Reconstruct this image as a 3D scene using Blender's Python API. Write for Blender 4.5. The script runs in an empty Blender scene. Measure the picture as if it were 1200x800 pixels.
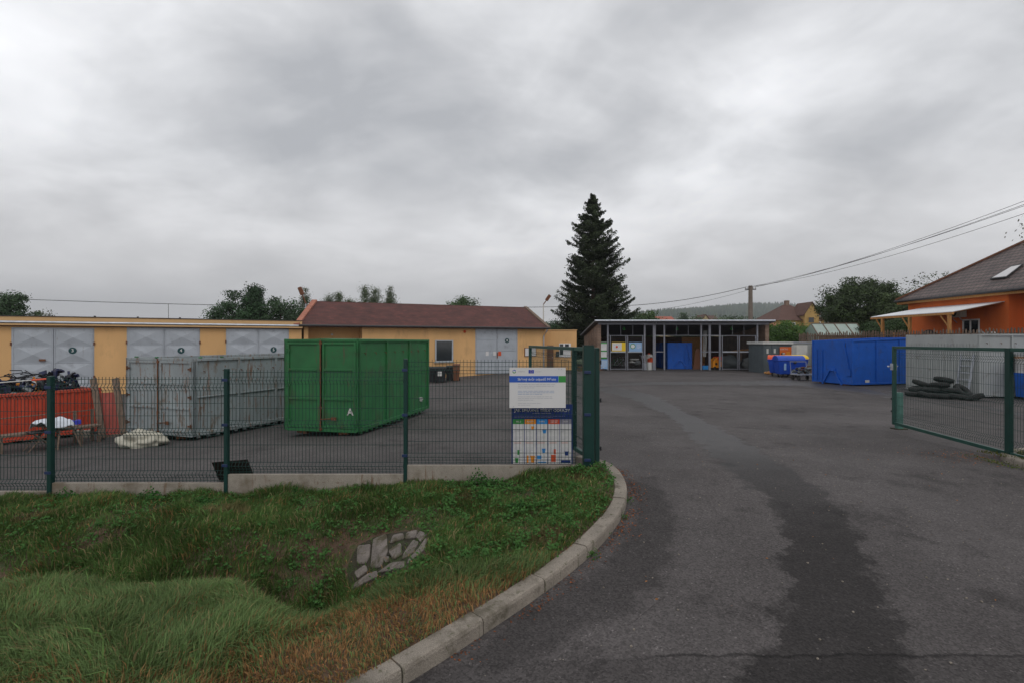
import bpy, math, random
import numpy as np
from mathutils import Vector, Matrix, noise as mn
random.seed(7); rng = np.random.default_rng(11)
SC = bpy.context.scene
COL = SC.collection
CZ = 1.85            # eye height above the tarmac by the gate
R = math.radians
ALB = 1.0

# ------------------------------------------------------------------ materials
def _n(nt, t, **k):
    n = nt.nodes.new(t)
    for a, b in k.items():
        setattr(n, a, b)
    return n

def pm(name, col, rough=0.7, var=0.15, scale=3.0, bump=0.0, bscale=40.0, metal=0.0,
       dirt=None, dirt_amt=0.45, dscale=1.5, stretch=(1, 1, 1), spec=0.4, fine=0.0, chips=None, chip_t=.70):
    """procedural paint / plaster / wood: base colour with soft variation, dirt or rust blotches, fine bump"""
    m = bpy.data.materials.new(name); m.use_nodes = True
    nt = m.node_tree; L = nt.links.new
    b = nt.nodes['Principled BSDF']
    tc = _n(nt, 'ShaderNodeTexCoord'); mp = _n(nt, 'ShaderNodeMapping')
    mp.inputs['Scale'].default_value = stretch
    L(tc.outputs['Object'], mp.inputs['Vector'])
    n1 = _n(nt, 'ShaderNodeTexNoise'); n1.inputs['Scale'].default_value = scale; n1.inputs['Detail'].default_value = 6
    L(mp.outputs[0], n1.inputs['Vector'])
    mr = _n(nt, 'ShaderNodeMapRange'); mr.inputs[1].default_value = .3; mr.inputs[2].default_value = .7
    mr.inputs[3].default_value = 1 - var; mr.inputs[4].default_value = 1 + var
    L(n1.outputs['Fac'], mr.inputs[0])
    sc = _n(nt, 'ShaderNodeVectorMath', operation='SCALE'); sc.inputs[0].default_value = [q * ALB for q in col[:3]]
    L(mr.outputs[0], sc.inputs['Scale'])
    out = sc.outputs[0]
    if fine > 0:
        n4 = _n(nt, 'ShaderNodeTexNoise'); n4.inputs['Scale'].default_value = 220; n4.inputs['Detail'].default_value = 2
        L(tc.outputs['Object'], n4.inputs['Vector'])
        m4 = _n(nt, 'ShaderNodeMapRange'); m4.inputs[1].default_value = .35; m4.inputs[2].default_value = .65
        m4.inputs[3].default_value = 1 - fine; m4.inputs[4].default_value = 1 + fine
        L(n4.outputs['Fac'], m4.inputs[0])
        s4 = _n(nt, 'ShaderNodeVectorMath', operation='SCALE')
        L(out, s4.inputs[0]); L(m4.outputs[0], s4.inputs['Scale']); out = s4.outputs[0]
    if dirt is not None:
        n2 = _n(nt, 'ShaderNodeTexNoise'); n2.inputs['Scale'].default_value = dscale; n2.inputs['Detail'].default_value = 9
        n2.inputs['Roughness'].default_value = .65
        L(mp.outputs[0], n2.inputs['Vector'])
        rp = _n(nt, 'ShaderNodeMapRange'); rp.inputs[1].default_value = 1 - dirt_amt; rp.inputs[2].default_value = 1 - dirt_amt + .13
        L(n2.outputs['Fac'], rp.inputs[0])
        mx = _n(nt, 'ShaderNodeMix', data_type='RGBA')
        L(rp.outputs[0], mx.inputs[0]); L(out, mx.inputs[6]); mx.inputs[7].default_value = (*[q * ALB for q in dirt[:3]], 1)
        out = mx.outputs[2]
    if chips is not None:
        for sc5, th5, st5 in ((11, chip_t, (1, 1, 1)), (5, chip_t - .03, (2.2, 2.2, .22))):
            m5 = _n(nt, 'ShaderNodeMapping'); m5.inputs['Scale'].default_value = st5; L(tc.outputs['Object'], m5.inputs['Vector'])
            n5 = _n(nt, 'ShaderNodeTexNoise'); n5.inputs['Scale'].default_value = sc5; n5.inputs['Detail'].default_value = 8; n5.inputs['Roughness'].default_value = .7
            L(m5.outputs[0], n5.inputs['Vector'])
            r5 = _n(nt, 'ShaderNodeMapRange'); r5.inputs[1].default_value = th5 - .08; r5.inputs[2].default_value = th5; r5.inputs[4].default_value = .85
            L(n5.outputs['Fac'], r5.inputs[0])
            x5 = _n(nt, 'ShaderNodeMix', data_type='RGBA'); L(r5.outputs[0], x5.inputs[0]); L(out, x5.inputs[6]); x5.inputs[7].default_value = (*chips, 1)
            out = x5.outputs[2]
    L(out, b.inputs['Base Color'])
    b.inputs['Roughness'].default_value = rough; b.inputs['Metallic'].default_value = metal
    b.inputs['Specular IOR Level'].default_value = spec
    if bump > 0:
        n3 = _n(nt, 'ShaderNodeTexNoise'); n3.inputs['Scale'].default_value = bscale; n3.inputs['Detail'].default_value = 5
        L(tc.outputs['Object'], n3.inputs['Vector'])
        bp = _n(nt, 'ShaderNodeBump'); bp.inputs['Strength'].default_value = bump; bp.inputs['Distance'].default_value = .02
        L(n3.outputs['Fac'], bp.inputs['Height']); L(bp.outputs[0], b.inputs['Normal'])
    return m

def brickmat(name, c1, c2, mort, bw=.3, bh=.09, axes='xz', rough=.9, mortar=.012, bump=.5, var=.25, offset=.5):
    m = bpy.data.materials.new(name); m.use_nodes = True
    nt = m.node_tree; L = nt.links.new; b = nt.nodes['Principled BSDF']
    tc = _n(nt, 'ShaderNodeTexCoord'); sp = _n(nt, 'ShaderNodeSeparateXYZ'); L(tc.outputs['Object'], sp.inputs[0])
    cb = _n(nt, 'ShaderNodeCombineXYZ')
    if axes == 'sum':
        ad = _n(nt, 'ShaderNodeMath', operation='ADD'); L(sp.outputs[0], ad.inputs[0]); L(sp.outputs[1], ad.inputs[1])
        L(ad.outputs[0], cb.inputs[0])
    else:
        L(sp.outputs['XYZ'.index(axes[0].upper())], cb.inputs[0])
    L(sp.outputs[2] if axes == 'sum' else sp.outputs['XYZ'.index(axes[1].upper())], cb.inputs[1])
    br = _n(nt, 'ShaderNodeTexBrick'); L(cb.outputs[0], br.inputs['Vector'])
    br.inputs['Color1'].default_value = (*c1, 1); br.inputs['Color2'].default_value = (*c2, 1); br.inputs['Mortar'].default_value = (*mort, 1)
    br.inputs['Scale'].default_value = 1; br.inputs['Brick Width'].default_value = bw; br.inputs['Row Height'].default_value = bh
    br.inputs['Mortar Size'].default_value = mortar; br.offset = offset
    n1 = _n(nt, 'ShaderNodeTexNoise'); n1.inputs['Scale'].default_value = 1.3; n1.inputs['Detail'].default_value = 8
    L(tc.outputs['Object'], n1.inputs['Vector'])
    mr = _n(nt, 'ShaderNodeMapRange'); mr.inputs[1].default_value = .3; mr.inputs[2].default_value = .7
    mr.inputs[3].default_value = 1 - var; mr.inputs[4].default_value = 1 + var; L(n1.outputs['Fac'], mr.inputs[0])
    sc = _n(nt, 'ShaderNodeVectorMath', operation='SCALE'); L(br.outputs['Color'], sc.inputs[0]); L(mr.outputs[0], sc.inputs['Scale'])
    L(sc.outputs[0], b.inputs['Base Color']); b.inputs['Roughness'].default_value = rough
    bp = _n(nt, 'ShaderNodeBump'); bp.invert = True; bp.inputs['Strength'].default_value = bump; bp.inputs['Distance'].default_value = .02
    L(br.outputs['Fac'], bp.inputs['Height']); L(bp.outputs[0], b.inputs['Normal'])
    return m

def attrmat(name, rough=.6, trans=0.0, spec=.3, mul=1.0):
    """foliage: the colour of every blade or leaf is stored on it"""
    m = bpy.data.materials.new(name); m.use_nodes = True
    nt = m.node_tree; L = nt.links.new; b = nt.nodes['Principled BSDF']
    a = _n(nt, 'ShaderNodeAttribute', attribute_name='leafcol')
    L(a.outputs['Color'], b.inputs['Base Color'])
    b.inputs['Roughness'].default_value = rough; b.inputs['Specular IOR Level'].default_value = spec
    if trans > 0:
        t = _n(nt, 'ShaderNodeBsdfTranslucent'); L(a.outputs['Color'], t.inputs['Color'])
        mx = _n(nt, 'ShaderNodeMixShader'); mx.inputs[0].default_value = trans
        L(b.outputs[0], mx.inputs[1]); L(t.outputs[0], mx.inputs[2])
        L(mx.outputs[0], nt.nodes['Material Output'].inputs['Surface'])
    return m

M = {}
M['yellow'] = pm('plaster_yellow', (.66, .395, .175), .9, .09, .8, .15, 60, dirt=(.52, .31, .14), dirt_amt=.46, dscale=1.1, stretch=(1, 1, .35), chips=(.36, .25, .14), chip_t=.74)
M['yellow_trim'] = pm('plaster_trim', (.58, .37, .18), .9, .06, 1, .1)
M['door_grey'] = pm('door_grey_paint', (.38, .41, .45), .55, .08, 1.5, .05, 20, dirt=(.28, .30, .33), dirt_amt=.43, dscale=2.2, chips=(.17, .14, .12), chip_t=.73)
M['zinc'] = pm('zinc_sheet', (.42, .45, .5), .35, .15, 4, 0, metal=.6)
M['dark_metal'] = pm('dark_gutter', (.03, .028, .03), .5, .2)
M['bitumen'] = pm('bitumen', (.05, .047, .047), .85, .2, 2)
M['redroof'] = brickmat('red_shingles', (.072, .022, .018), (.105, .031, .023), (.06, .022, .02), .33, .12, 'xz', .85, .014, .5, .3)
M['verge_tile'] = pm('verge_tile', (.36, .14, .09), .8, .25, 5, .2)
M['glass_dark'] = pm('window_glass', (.015, .02, .025), .08, .1, spec=.6)
M['white'] = pm('white_paint', (.7, .7, .7), .6, .06)
M['offwhite'] = pm('off_white', (.52, .52, .50), .7, .08, 5, .1, 30, dirt=(.35, .33, .3), dirt_amt=.4)
M['black'] = pm('black_plastic', (.016, .017, .02), .45, .2)
M['rubber'] = pm('tyre_rubber', (.026, .025, .025), .8, .3, 8, .5, 60, dirt=(.05, .045, .04), dirt_amt=.42, dscale=4)
M['brown'] = pm('brown_paint', (.15, .06, .03), .7, .15)
M['fence_green'] = pm('fence_green', (.004, .034, .028), .45, .12, 6, .02, 20, spec=.35)
M['gate_green'] = pm('gate_green', (.008, .055, .042), .42, .15, 6, .02, 20, spec=.5)
M['stub_green'] = pm('faded_green', (.06, .15, .125), .6, .2, 6)
M['clip'] = pm('clamp_blue', (.015, .03, .09), .4, .1)
M['concrete'] = pm('precast_concrete', (.28, .25, .21), .9, .12, 4, .3, 70, dirt=(.17, .14, .105), dirt_amt=.47, dscale=1.6, fine=.2, chips=(.16, .10, .06), chip_t=.68)
M['kerb'] = pm('kerb_concrete', (.235, .205, .17), .9, .16, 5, .5, 60, dirt=(.11, .095, .07), dirt_amt=.47, dscale=3.5, fine=.3, chips=(.07, .07, .035), chip_t=.69)
M['stone'] = pm('granite_block', (.165, .142, .125), .9, .25, 9, .8, 40, dirt=(.07, .06, .035), dirt_amt=.50, dscale=6, fine=.3)
M['mortar'] = pm('mortar', (.035, .03, .018), .95, .3, 9, .8, 40, dirt=(.03, .045, .012), dirt_amt=.5, dscale=5)
M['soil'] = pm('soil', (.085, .052, .033), .95, .35, 6, .6, 50, dirt=(.04, .055, .018), dirt_amt=.5, dscale=3, fine=.3)
M['field'] = pm('meadow', (.05, .075, .025), .95, .3, .15)
M['green_c'] = pm('green_paint', (.020, .135, .042), .55, .18, 1.6, .06, 12, dirt=(.035, .095, .036), dirt_amt=.47, dscale=1.8, chips=(.085, .06, .035), chip_t=.70)
M['green_rust'] = pm('green_paint_worn', (.035, .09, .035), .6, .2, 3, .1, 20, dirt=(.13, .06, .03), dirt_amt=.52, dscale=6)
M['grey_c'] = pm('grey_paint', (.26, .295, .305), .6, .12, 2, .1, 16, dirt=(.16, .115, .08), dirt_amt=.43, dscale=3.2, stretch=(1, 1, .45), chips=(.17, .08, .04), chip_t=.66)
M['grey_c2'] = pm('grey_container_paint', (.35, .365, .36), .6, .08, 2, .08, 16, dirt=(.25, .24, .22), dirt_amt=.42, dscale=3, chips=(.16, .12, .09), chip_t=.73)
M['plate'] = pm('dark_plate', (.028, .018, .015), .85, .3, 8, .2, 40)
M['rust'] = pm('rust', (.15, .062, .03), .9, .35, 8, .3, 50, dirt=(.07, .035, .025), dirt_amt=.5, dscale=6)
M['blue_c'] = pm('blue_paint', (.004, .085, .42), .6, .10, 2, 0, 14, dirt=(.008, .065, .31), dirt_amt=.44, dscale=3, chips=(.05, .05, .07), chip_t=.71)
M['blue_bin'] = pm('blue_plastic', (.008, .06, .40), .5, .08)
M['red_c'] = pm('orange_red_paint', (.50, .062, .028), .55, .14, 2, .05, 14, dirt=(.33, .055, .03), dirt_amt=.44, dscale=3, chips=(.12, .06, .04), chip_t=.70)
M['oldwood'] = pm('weathered_wood', (.17, .12, .09), .9, .3, 5, .4, 50, stretch=(6, 6, .6))
M['wood'] = pm('yellow_timber', (.42, .20, .06), .7, .2, 4, .1, 30, stretch=(5, 5, 1))
M['redsheet'] = pm('red_sheet', (.3, .065, .05), .8, .2, 4)
M['orange_wall'] = pm('orange_plaster', (.66, .15, .035), .9, .12, 1, .15, 50, dirt=(.54, .125, .035), dirt_amt=.45, dscale=1.2, stretch=(1, 1, .4))
M['tiles'] = brickmat('brown_tiles', (.085, .055, .05), (.12, .08, .07), (.02, .015, .014), .3, .2, 'yz', .55, .025, 1.0, .35)
M['tilesx'] = brickmat('brown_tiles_front', (.11, .06, .045), (.15, .085, .065), (.04, .025, .02), .35, .3, 'xz', .7, .03, 1.0, .35)
M['brick'] = brickmat('tan_brick', (.20, .125, .09), (.27, .18, .13), (.15, .125, .105), .3, .1, 'sum', .9, .012, .5, .2)
M['redbrick'] = brickmat('red_brick', (.3, .1, .05), (.36, .14, .07), (.2, .14, .1), .3, .1, 'sum')
M['steel'] = pm('pale_steel', (.36, .38, .42), .5, .12, 4)
M['shed_steel'] = pm('shed_steel', (.20, .205, .235), .6, .15, 4, dirt=(.1, .085, .08), dirt_amt=.42, dscale=4)
M['shed_brick'] = brickmat('shade_darkened_brick', (.075, .04, .028), (.10, .055, .038), (.05, .04, .035), .3, .1, 'sum')  # back wall brick, colour darkened to stand in for the shade inside the shed
M['shed_floor'] = pm('shed_floor', (.06, .055, .05), .9, .2, 3)  # concrete, interior shade put into its dark colour
M['asbestos'] = pm('roof_sheet', (.12, .12, .13), .8, .15, 3)
M['poly'] = pm('polycarbonate', (.72, .74, .76), .4, .06)
M['glassgreen'] = pm('greenhouse_glass', (.27, .34, .30), .3, .1, 2)
M['cabinet'] = pm('cabinet_grey', (.085, .105, .115), .6, .12)
M['orange_sign'] = pm('orange_banner', (.62, .13, .02), .6, .05)
M['bark'] = pm('bark', (.07, .05, .038), .9, .3, 12, .5, 40)
M['birchbark'] = pm('birch_bark', (.45, .43, .4), .9, .2, 12, .2, 40, dirt=(.05, .05, .05), dirt_amt=.45, dscale=6)
M['pole'] = pm('pole_concrete', (.19, .155, .13), .9, .15, 3, .3, 60)
M['wire'] = pm('cable', (.02, .02, .022), .6, .1)
M['blue_sign'] = pm('sign_blue', (.02, .09, .42), .5, .03)
M['navy'] = pm('sign_navy', (.008, .03, .17), .5, .04)
M['green_sign'] = pm('sign_green', (.035, .25, .05), .5, .03)
M['eu'] = pm('flag_blue', (.01, .05, .4), .5, .02)
M['yellow_sign'] = pm('sign_yellow', (.75, .5, .02), .5, .03)
M['amber'] = pm('sign_amber', (.75, .27, .015), .5, .03)
M['sky_blue'] = pm('sign_light_blue', (.03, .25, .62), .5, .03)
M['red_sign'] = pm('sign_red', (.62, .08, .02), .5, .03)
M['grey_sign'] = pm('sign_grey', (.25, .24, .3), .5, .03)
M['sheet'] = pm('sign_white', (.62, .61, .61), .5, .03)
M['ink'] = pm('printed_grey', (.2, .2, .23), .6, .03)
M['ink2'] = pm('printed_faint', (.38, .38, .42), .6, .03)
M['inkblue'] = pm('printed_blue', (.3, .36, .5), .6, .03)
M['paleblue'] = pm('banner_pale_blue', (.25, .4, .62), .6, .08, 20)
M['bag'] = pm('bulk_bag_fabric', (.42, .40, .33), .8, .1, 6, .4, 25, dirt=(.34, .31, .24), dirt_amt=.42, dscale=5)
M['cloth_white'] = pm('white_sheet', (.6, .64, .7), .7, .1, 6)
M['violet'] = pm('violet_box', (.05, .06, .5), .5, .1)
M['navyjunk'] = pm('navy_junk', (.008, .013, .055), .45, .5, 9)
M['blackjunk'] = pm('black_junk', (.012, .013, .017), .5, .5, 9, spec=.2)
M['lightjunk'] = pm('pale_junk', (.13, .145, .15), .6, .3, 9)
M['tealsign'] = pm('badge_green', (.005, .05, .055), .5, .05)
M['pvc'] = pm('red_white_pole', (.7, .1, .05), .5, .05)
M['leaf'] = attrmat('leaf', .6, .25)
M['needle'] = attrmat('needle', .8, .05, spec=.15)
M['grass'] = attrmat('grass_blade', .65, .25, spec=.15)
M['deadleaf'] = attrmat('dead_leaf', .8, .1)

# ------------------------------------------------------------------ mesh builder
class MB:
    def __init__(s): s.v = []; s.f = []; s.m = []
    def add(s, vs, fs, mi=0):
        o = len(s.v); s.v += [tuple(map(float, p)) for p in vs]
        for f in fs: s.f.append(tuple(i + o for i in f)); s.m.append(mi)
        return s
    def box(s, x0, x1, y0, y1, z0, z1, mi=0):
        return s.add([(x0, y0, z0), (x1, y0, z0), (x1, y1, z0), (x0, y1, z0), (x0, y0, z1), (x1, y0, z1), (x1, y1, z1), (x0, y1, z1)],
                     [(0, 3, 2, 1), (4, 5, 6, 7), (0, 1, 5, 4), (1, 2, 6, 5), (2, 3, 7, 6), (3, 0, 4, 7)], mi)
    def beam(s, p, q, w, h=None, mi=0, up=(0, 0, 1)):
        h = w if h is None else h
        p = Vector(p); q = Vector(q); d = (q - p).normalized(); u = Vector(up)
        if abs(d.dot(u)) > .98: u = Vector((0, 1, 0))
        a = d.cross(u).normalized(); b = a.cross(d).normalized()
        vs = []
        for c in (p, q):
            for sa, sb in ((-1, -1), (1, -1), (1, 1), (-1, 1)): vs.append(c + a * (sa * w / 2) + b * (sb * h / 2))
        return s.add(vs, [(0, 1, 2, 3), (7, 6, 5, 4), (0, 4, 5, 1), (1, 5, 6, 2), (2, 6, 7, 3), (3, 7, 4, 0)], mi)
    def tube(s, pts, r, n=6, mi=0, cap=True):
        pts = [Vector(p) for p in pts]; rs = r if isinstance(r, (list, tuple)) else [r] * len(pts)
        vs = []; fs = []
        ref = Vector((0, 0, 1))
        for i, p in enumerate(pts):
            d = (pts[min(i + 1, len(pts) - 1)] - pts[max(i - 1, 0)]).normalized()
            u = ref if abs(d.dot(ref)) < .95 else Vector((1, 0, 0))
            a = d.cross(u).normalized(); b = a.cross(d)
            for k in range(n):
                t = 2 * math.pi * k / n
                vs.append(p + (a * math.cos(t) + b * math.sin(t)) * rs[i])
        for i in range(len(pts) - 1):
            for k in range(n):
                k2 = (k + 1) % n
                fs.append((i * n + k, i * n + k2, (i + 1) * n + k2, (i + 1) * n + k))
        if cap: fs += [tuple(range(n))[::-1], tuple((len(pts) - 1) * n + k for k in range(n))]
        return s.add(vs, fs, mi)
    def extr(s, poly, vec, mi=0):
        n = len(poly); vec = Vector(vec); a = [Vector(p) for p in poly]; b = [p + vec for p in a]
        fs = [tuple(range(n))[::-1], tuple(range(n, 2 * n))] + [(i, (i + 1) % n, n + (i + 1) % n, n + i) for i in range(n)]
        return s.add(a + b, fs, mi)
    def poly(s, pts, mi=0): return s.add(pts, [tuple(range(len(pts)))], mi)
    def torus(s, c, Rr, r, axis='z', n=20, k=8, sq=1.0, mi=0, rot=None):
        vs = []; fs = []
        for i in range(n):
            t = 2 * math.pi * i / n
            for j in range(k):
                a = 2 * math.pi * j / k
                rad = Rr + r * math.cos(a); h = r * sq * math.sin(a)
                p = Vector((rad * math.cos(t), rad * math.sin(t), h))
                if axis == 'y': p = Vector((p.x, p.z, p.y))
                if axis == 'x': p = Vector((p.z, p.x, p.y))
                if rot is not None: p = rot @ p
                vs.append(p + Vector(c))
        for i in range(n):
            for j in range(k):
                i2 = (i + 1) % n; j2 = (j + 1) % k
                fs.append((i * k + j, i2 * k + j, i2 * k + j2, i * k + j2))
        return s.add(vs, fs, mi)
    def blob(s, c, rad, n=12, m=8, amp=.15, seed=0, flat=None, mi=0):
        vs = []; fs = []
        for j in range(m + 1):
            ph = math.pi * j / m
            for i in range(n):
                t = 2 * math.pi * i / n
                d = Vector((math.sin(ph) * math.cos(t), math.sin(ph) * math.sin(t), math.cos(ph)))
                q = 1 + amp * mn.noise(d * 2.2 + Vector((seed, seed * 2, 3)))*2
                p = Vector((d.x * rad[0] * q, d.y * rad[1] * q, d.z * rad[2] * q))
                if flat is not None: p.z = max(p.z, flat)
                vs.append(p + Vector(c))
        for j in range(m):
            for i in range(n):
                i2 = (i + 1) % n
                fs.append((j * n + i, (j + 1) * n + i, (j + 1) * n + i2, j * n + i2))
        return s.add(vs, fs, mi)
    def build(s, name, mat, parent=None, smooth=False, bevel=0, loc=None, solid=0, label=None):
        me = bpy.data.meshes.new(name); me.from_pydata(s.v, [], s.f); me.update()
        for m_ in (mat if isinstance(mat, (list, tuple)) else [mat]): me.materials.append(M[m_] if isinstance(m_, str) else m_)
        if any(s.m): me.polygons.foreach_set('material_index', s.m)
        if smooth: me.polygons.foreach_set('use_smooth', [True] * len(me.polygons))
        o = bpy.data.objects.new(name, me); COL.objects.link(o)
        if parent is not None: o.parent = parent
        if loc is not None: o.location = loc
        if label: o["label"] = label
        if bevel:
            b = o.modifiers.new('bevel', 'BEVEL'); b.width = bevel; b.segments = 2; b.limit_method = 'ANGLE'; b.angle_limit = R(50)
        return o

def pieces(name, mat, parent, fn, items, bevel=0):
    out = []
    for it in items:
        mb = MB(); fn(mb, it); out.append(mb.build(name, mat, parent, bevel=bevel))
    return out

def npmesh(name, V, F, mat, parent=None, col=None, smooth=False):
    """V (n,3), F (m,k) int arrays -> mesh; col per face colour stored on its corners"""
    me = bpy.data.meshes.new(name)
    k = F.shape[1]
    me.vertices.add(len(V)); me.vertices.foreach_set('co', np.ascontiguousarray(V, dtype=np.float32).ravel())
    me.loops.add(F.size); me.loops.foreach_set('vertex_index', F.ravel().astype(np.int32))
    me.polygons.add(len(F)); me.polygons.foreach_set('loop_start', np.arange(0, F.size, k, dtype=np.int32))
    me.polygons.foreach_set('loop_total', np.full(len(F), k, dtype=np.int32))
    me.update(calc_edges=True)
    if smooth: me.polygons.foreach_set('use_smooth', np.ones(len(F), dtype=bool))
    if col is not None:
        a = me.attributes.new('leafcol', 'FLOAT_COLOR', 'FACE')
        c = np.ones((len(F), 4), dtype=np.float32); c[:, :3] = col
        a.data.foreach_set('color', c.ravel())
    me.materials.append(M[mat] if isinstance(mat, str) else mat)
    o = bpy.data.objects.new(name, me); COL.objects.link(o)
    if parent is not None: o.parent = parent
    return o

def thing(name, label, cat, loc=(0, 0, 0), rz=0, group=None):
    o = bpy.data.objects.new(name, None); COL.objects.link(o)
    o.location = loc; o.rotation_euler = (0, 0, rz); o.empty_display_size = .3
    o['label'] = label; o['category'] = cat
    if group: o['group'] = group
    return o
def tag(o, label, cat, group=None):
    o['label'] = label; o['category'] = cat
    if group: o['group'] = group
    return o
def struct(o, kind='structure'):
    o['kind'] = kind; return o
def copy_tree(o, parent=None):
    c = o.copy(); COL.objects.link(c); c.parent = parent
    for ch in list(o.children): copy_tree(ch, c)
    return c

def text(s, size, mat, parent, loc, align='CENTER', name='lettering', bold=0.0, flip=False, label=None):
    cu = bpy.data.curves.new(name, 'FONT'); cu.body = s; cu.size = size; cu.extrude = .0012; cu.align_x = align; cu.align_y = 'CENTER'
    cu.offset = bold * size
    t = bpy.data.objects.new(name + '_tmp', cu)
    me = bpy.data.meshes.new_from_object(t)
    bpy.data.objects.remove(t); bpy.data.curves.remove(cu)
    for v in me.vertices: v.co = (v.co.x, -v.co.z, v.co.y)
    me.materials.clear(); me.materials.append(M[mat])
    o = bpy.data.objects.new(name, me); COL.objects.link(o); o.parent = parent; o.location = loc
    if label: o['label'] = label
    return o

# ------------------------------------------------------------------ levels of the ground
def cl(x, a, b): return max(a, min(b, x))
def sm(a, b, x):
    t = cl((x - a) / (b - a), 0, 1); return t * t * (3 - 2 * t)
def gz(x, y):
    c = .048 * cl(1.1 - x, 0, 11) + .01 * max(0, min(-9.9 - x, 30))
    f = .06 * cl(7.4 - y, 0, 4.2) if y < 7.4 else .03 * min(y - 7.4, 6.6) + .006 * cl(y - 14, 0, 46)
    return -(c + f)
def ray(px, y): return (px - 600) / 600 * y
def gpt(px, y, dz=0):
    x = ray(px, y); return Vector((x, y, gz(x, y) + dz))

class Frame:
    """vertical plane through o along direction d; sizes read off it as offsets along (s) and up (z)"""
    def __init__(s, o, d):
        s.o = Vector((o[0], o[1], 0)); s.d = Vector((d[0], d[1], 0)).normalized(); s.rz = math.atan2(s.d.y, s.d.x)
    def sx(s, px, off=0):
        n = Vector((-s.d.y, s.d.x, 0)); o = s.o + n * off
        u = (px - 600) / 600
        # o.x + t d.x = u (o.y + t d.y)
        return (u * o.y - o.x) / (s.d.x - u * s.d.y)
    def depth(s, px, off=0):
        n = Vector((-s.d.y, s.d.x, 0)); return s.o.y + n.y * off + s.sx(px, off) * s.d.y
    def z(s, px, py, off=0): return CZ - (py - 400) / 600 * s.depth(px, off)
# ------------------------------------------------------------------ kerb line, verge and tarmac
KP = [(-30, 1.3), (-12, 1.6), (-3, 2.1), (-1.55, 2.6), (-.755, 3.17), (-.45, 3.5), (-.2, 3.72), (.1, 4.05), (.46, 4.45), (.84, 4.95), (1.17, 5.54), (1.42, 6.2), (1.50, 6.8), (1.48, 7.3), (1.34, 7.75), (1.05, 7.98)]
def xk(y):
    ys = [p[1] for p in KP[:-2]]; xs = [p[0] for p in KP[:-2]]
    return float(np.interp(y, ys, xs))
def vf(x): return float(np.interp(x, [-20, -6.6, -2.5, 0, 1.1, 2], [-2.34, -2.24, -2.15, -1.97, -1.9, -1.9])) + CZ
def vh(x, y):
    t = sm(4.3, 7.2, y)
    b = (1 - t) * (-.24) + t * vf(x)
    k = xk(y); kt = gz(k, y) + .105
    w = sm(k - 1.3, k - .15, x)
    b = b * (1 - w) + kt * w
    D = .66 * sm(-.75, -1.95, x) if x < -.75 else 0
    D = .66 * (1 - sm(-1.95, -.75, x))
    s = .95 if y > 4.95 else .33 + .5 * sm(-2.5, -1.5, x)
    b -= D * math.exp(-((y - 4.95) / s) ** 2)
    n = mn.noise(Vector((x * 1.7, y * 1.7, 0))) * .05 + mn.noise(Vector((x * 5, y * 5, 4))) * .02
    return b + n * (1 - w)
def vray(px, py):
    """point of the verge surface seen in that direction"""
    u = (px - 600) / 600; k = (py - 400) / 600
    y = 2.6
    while y < 7.4:
        if CZ - k * y < vh(u * y, y): break
        y += .01
    return Vector((u * y, y, vh(u * y, y)))

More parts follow.
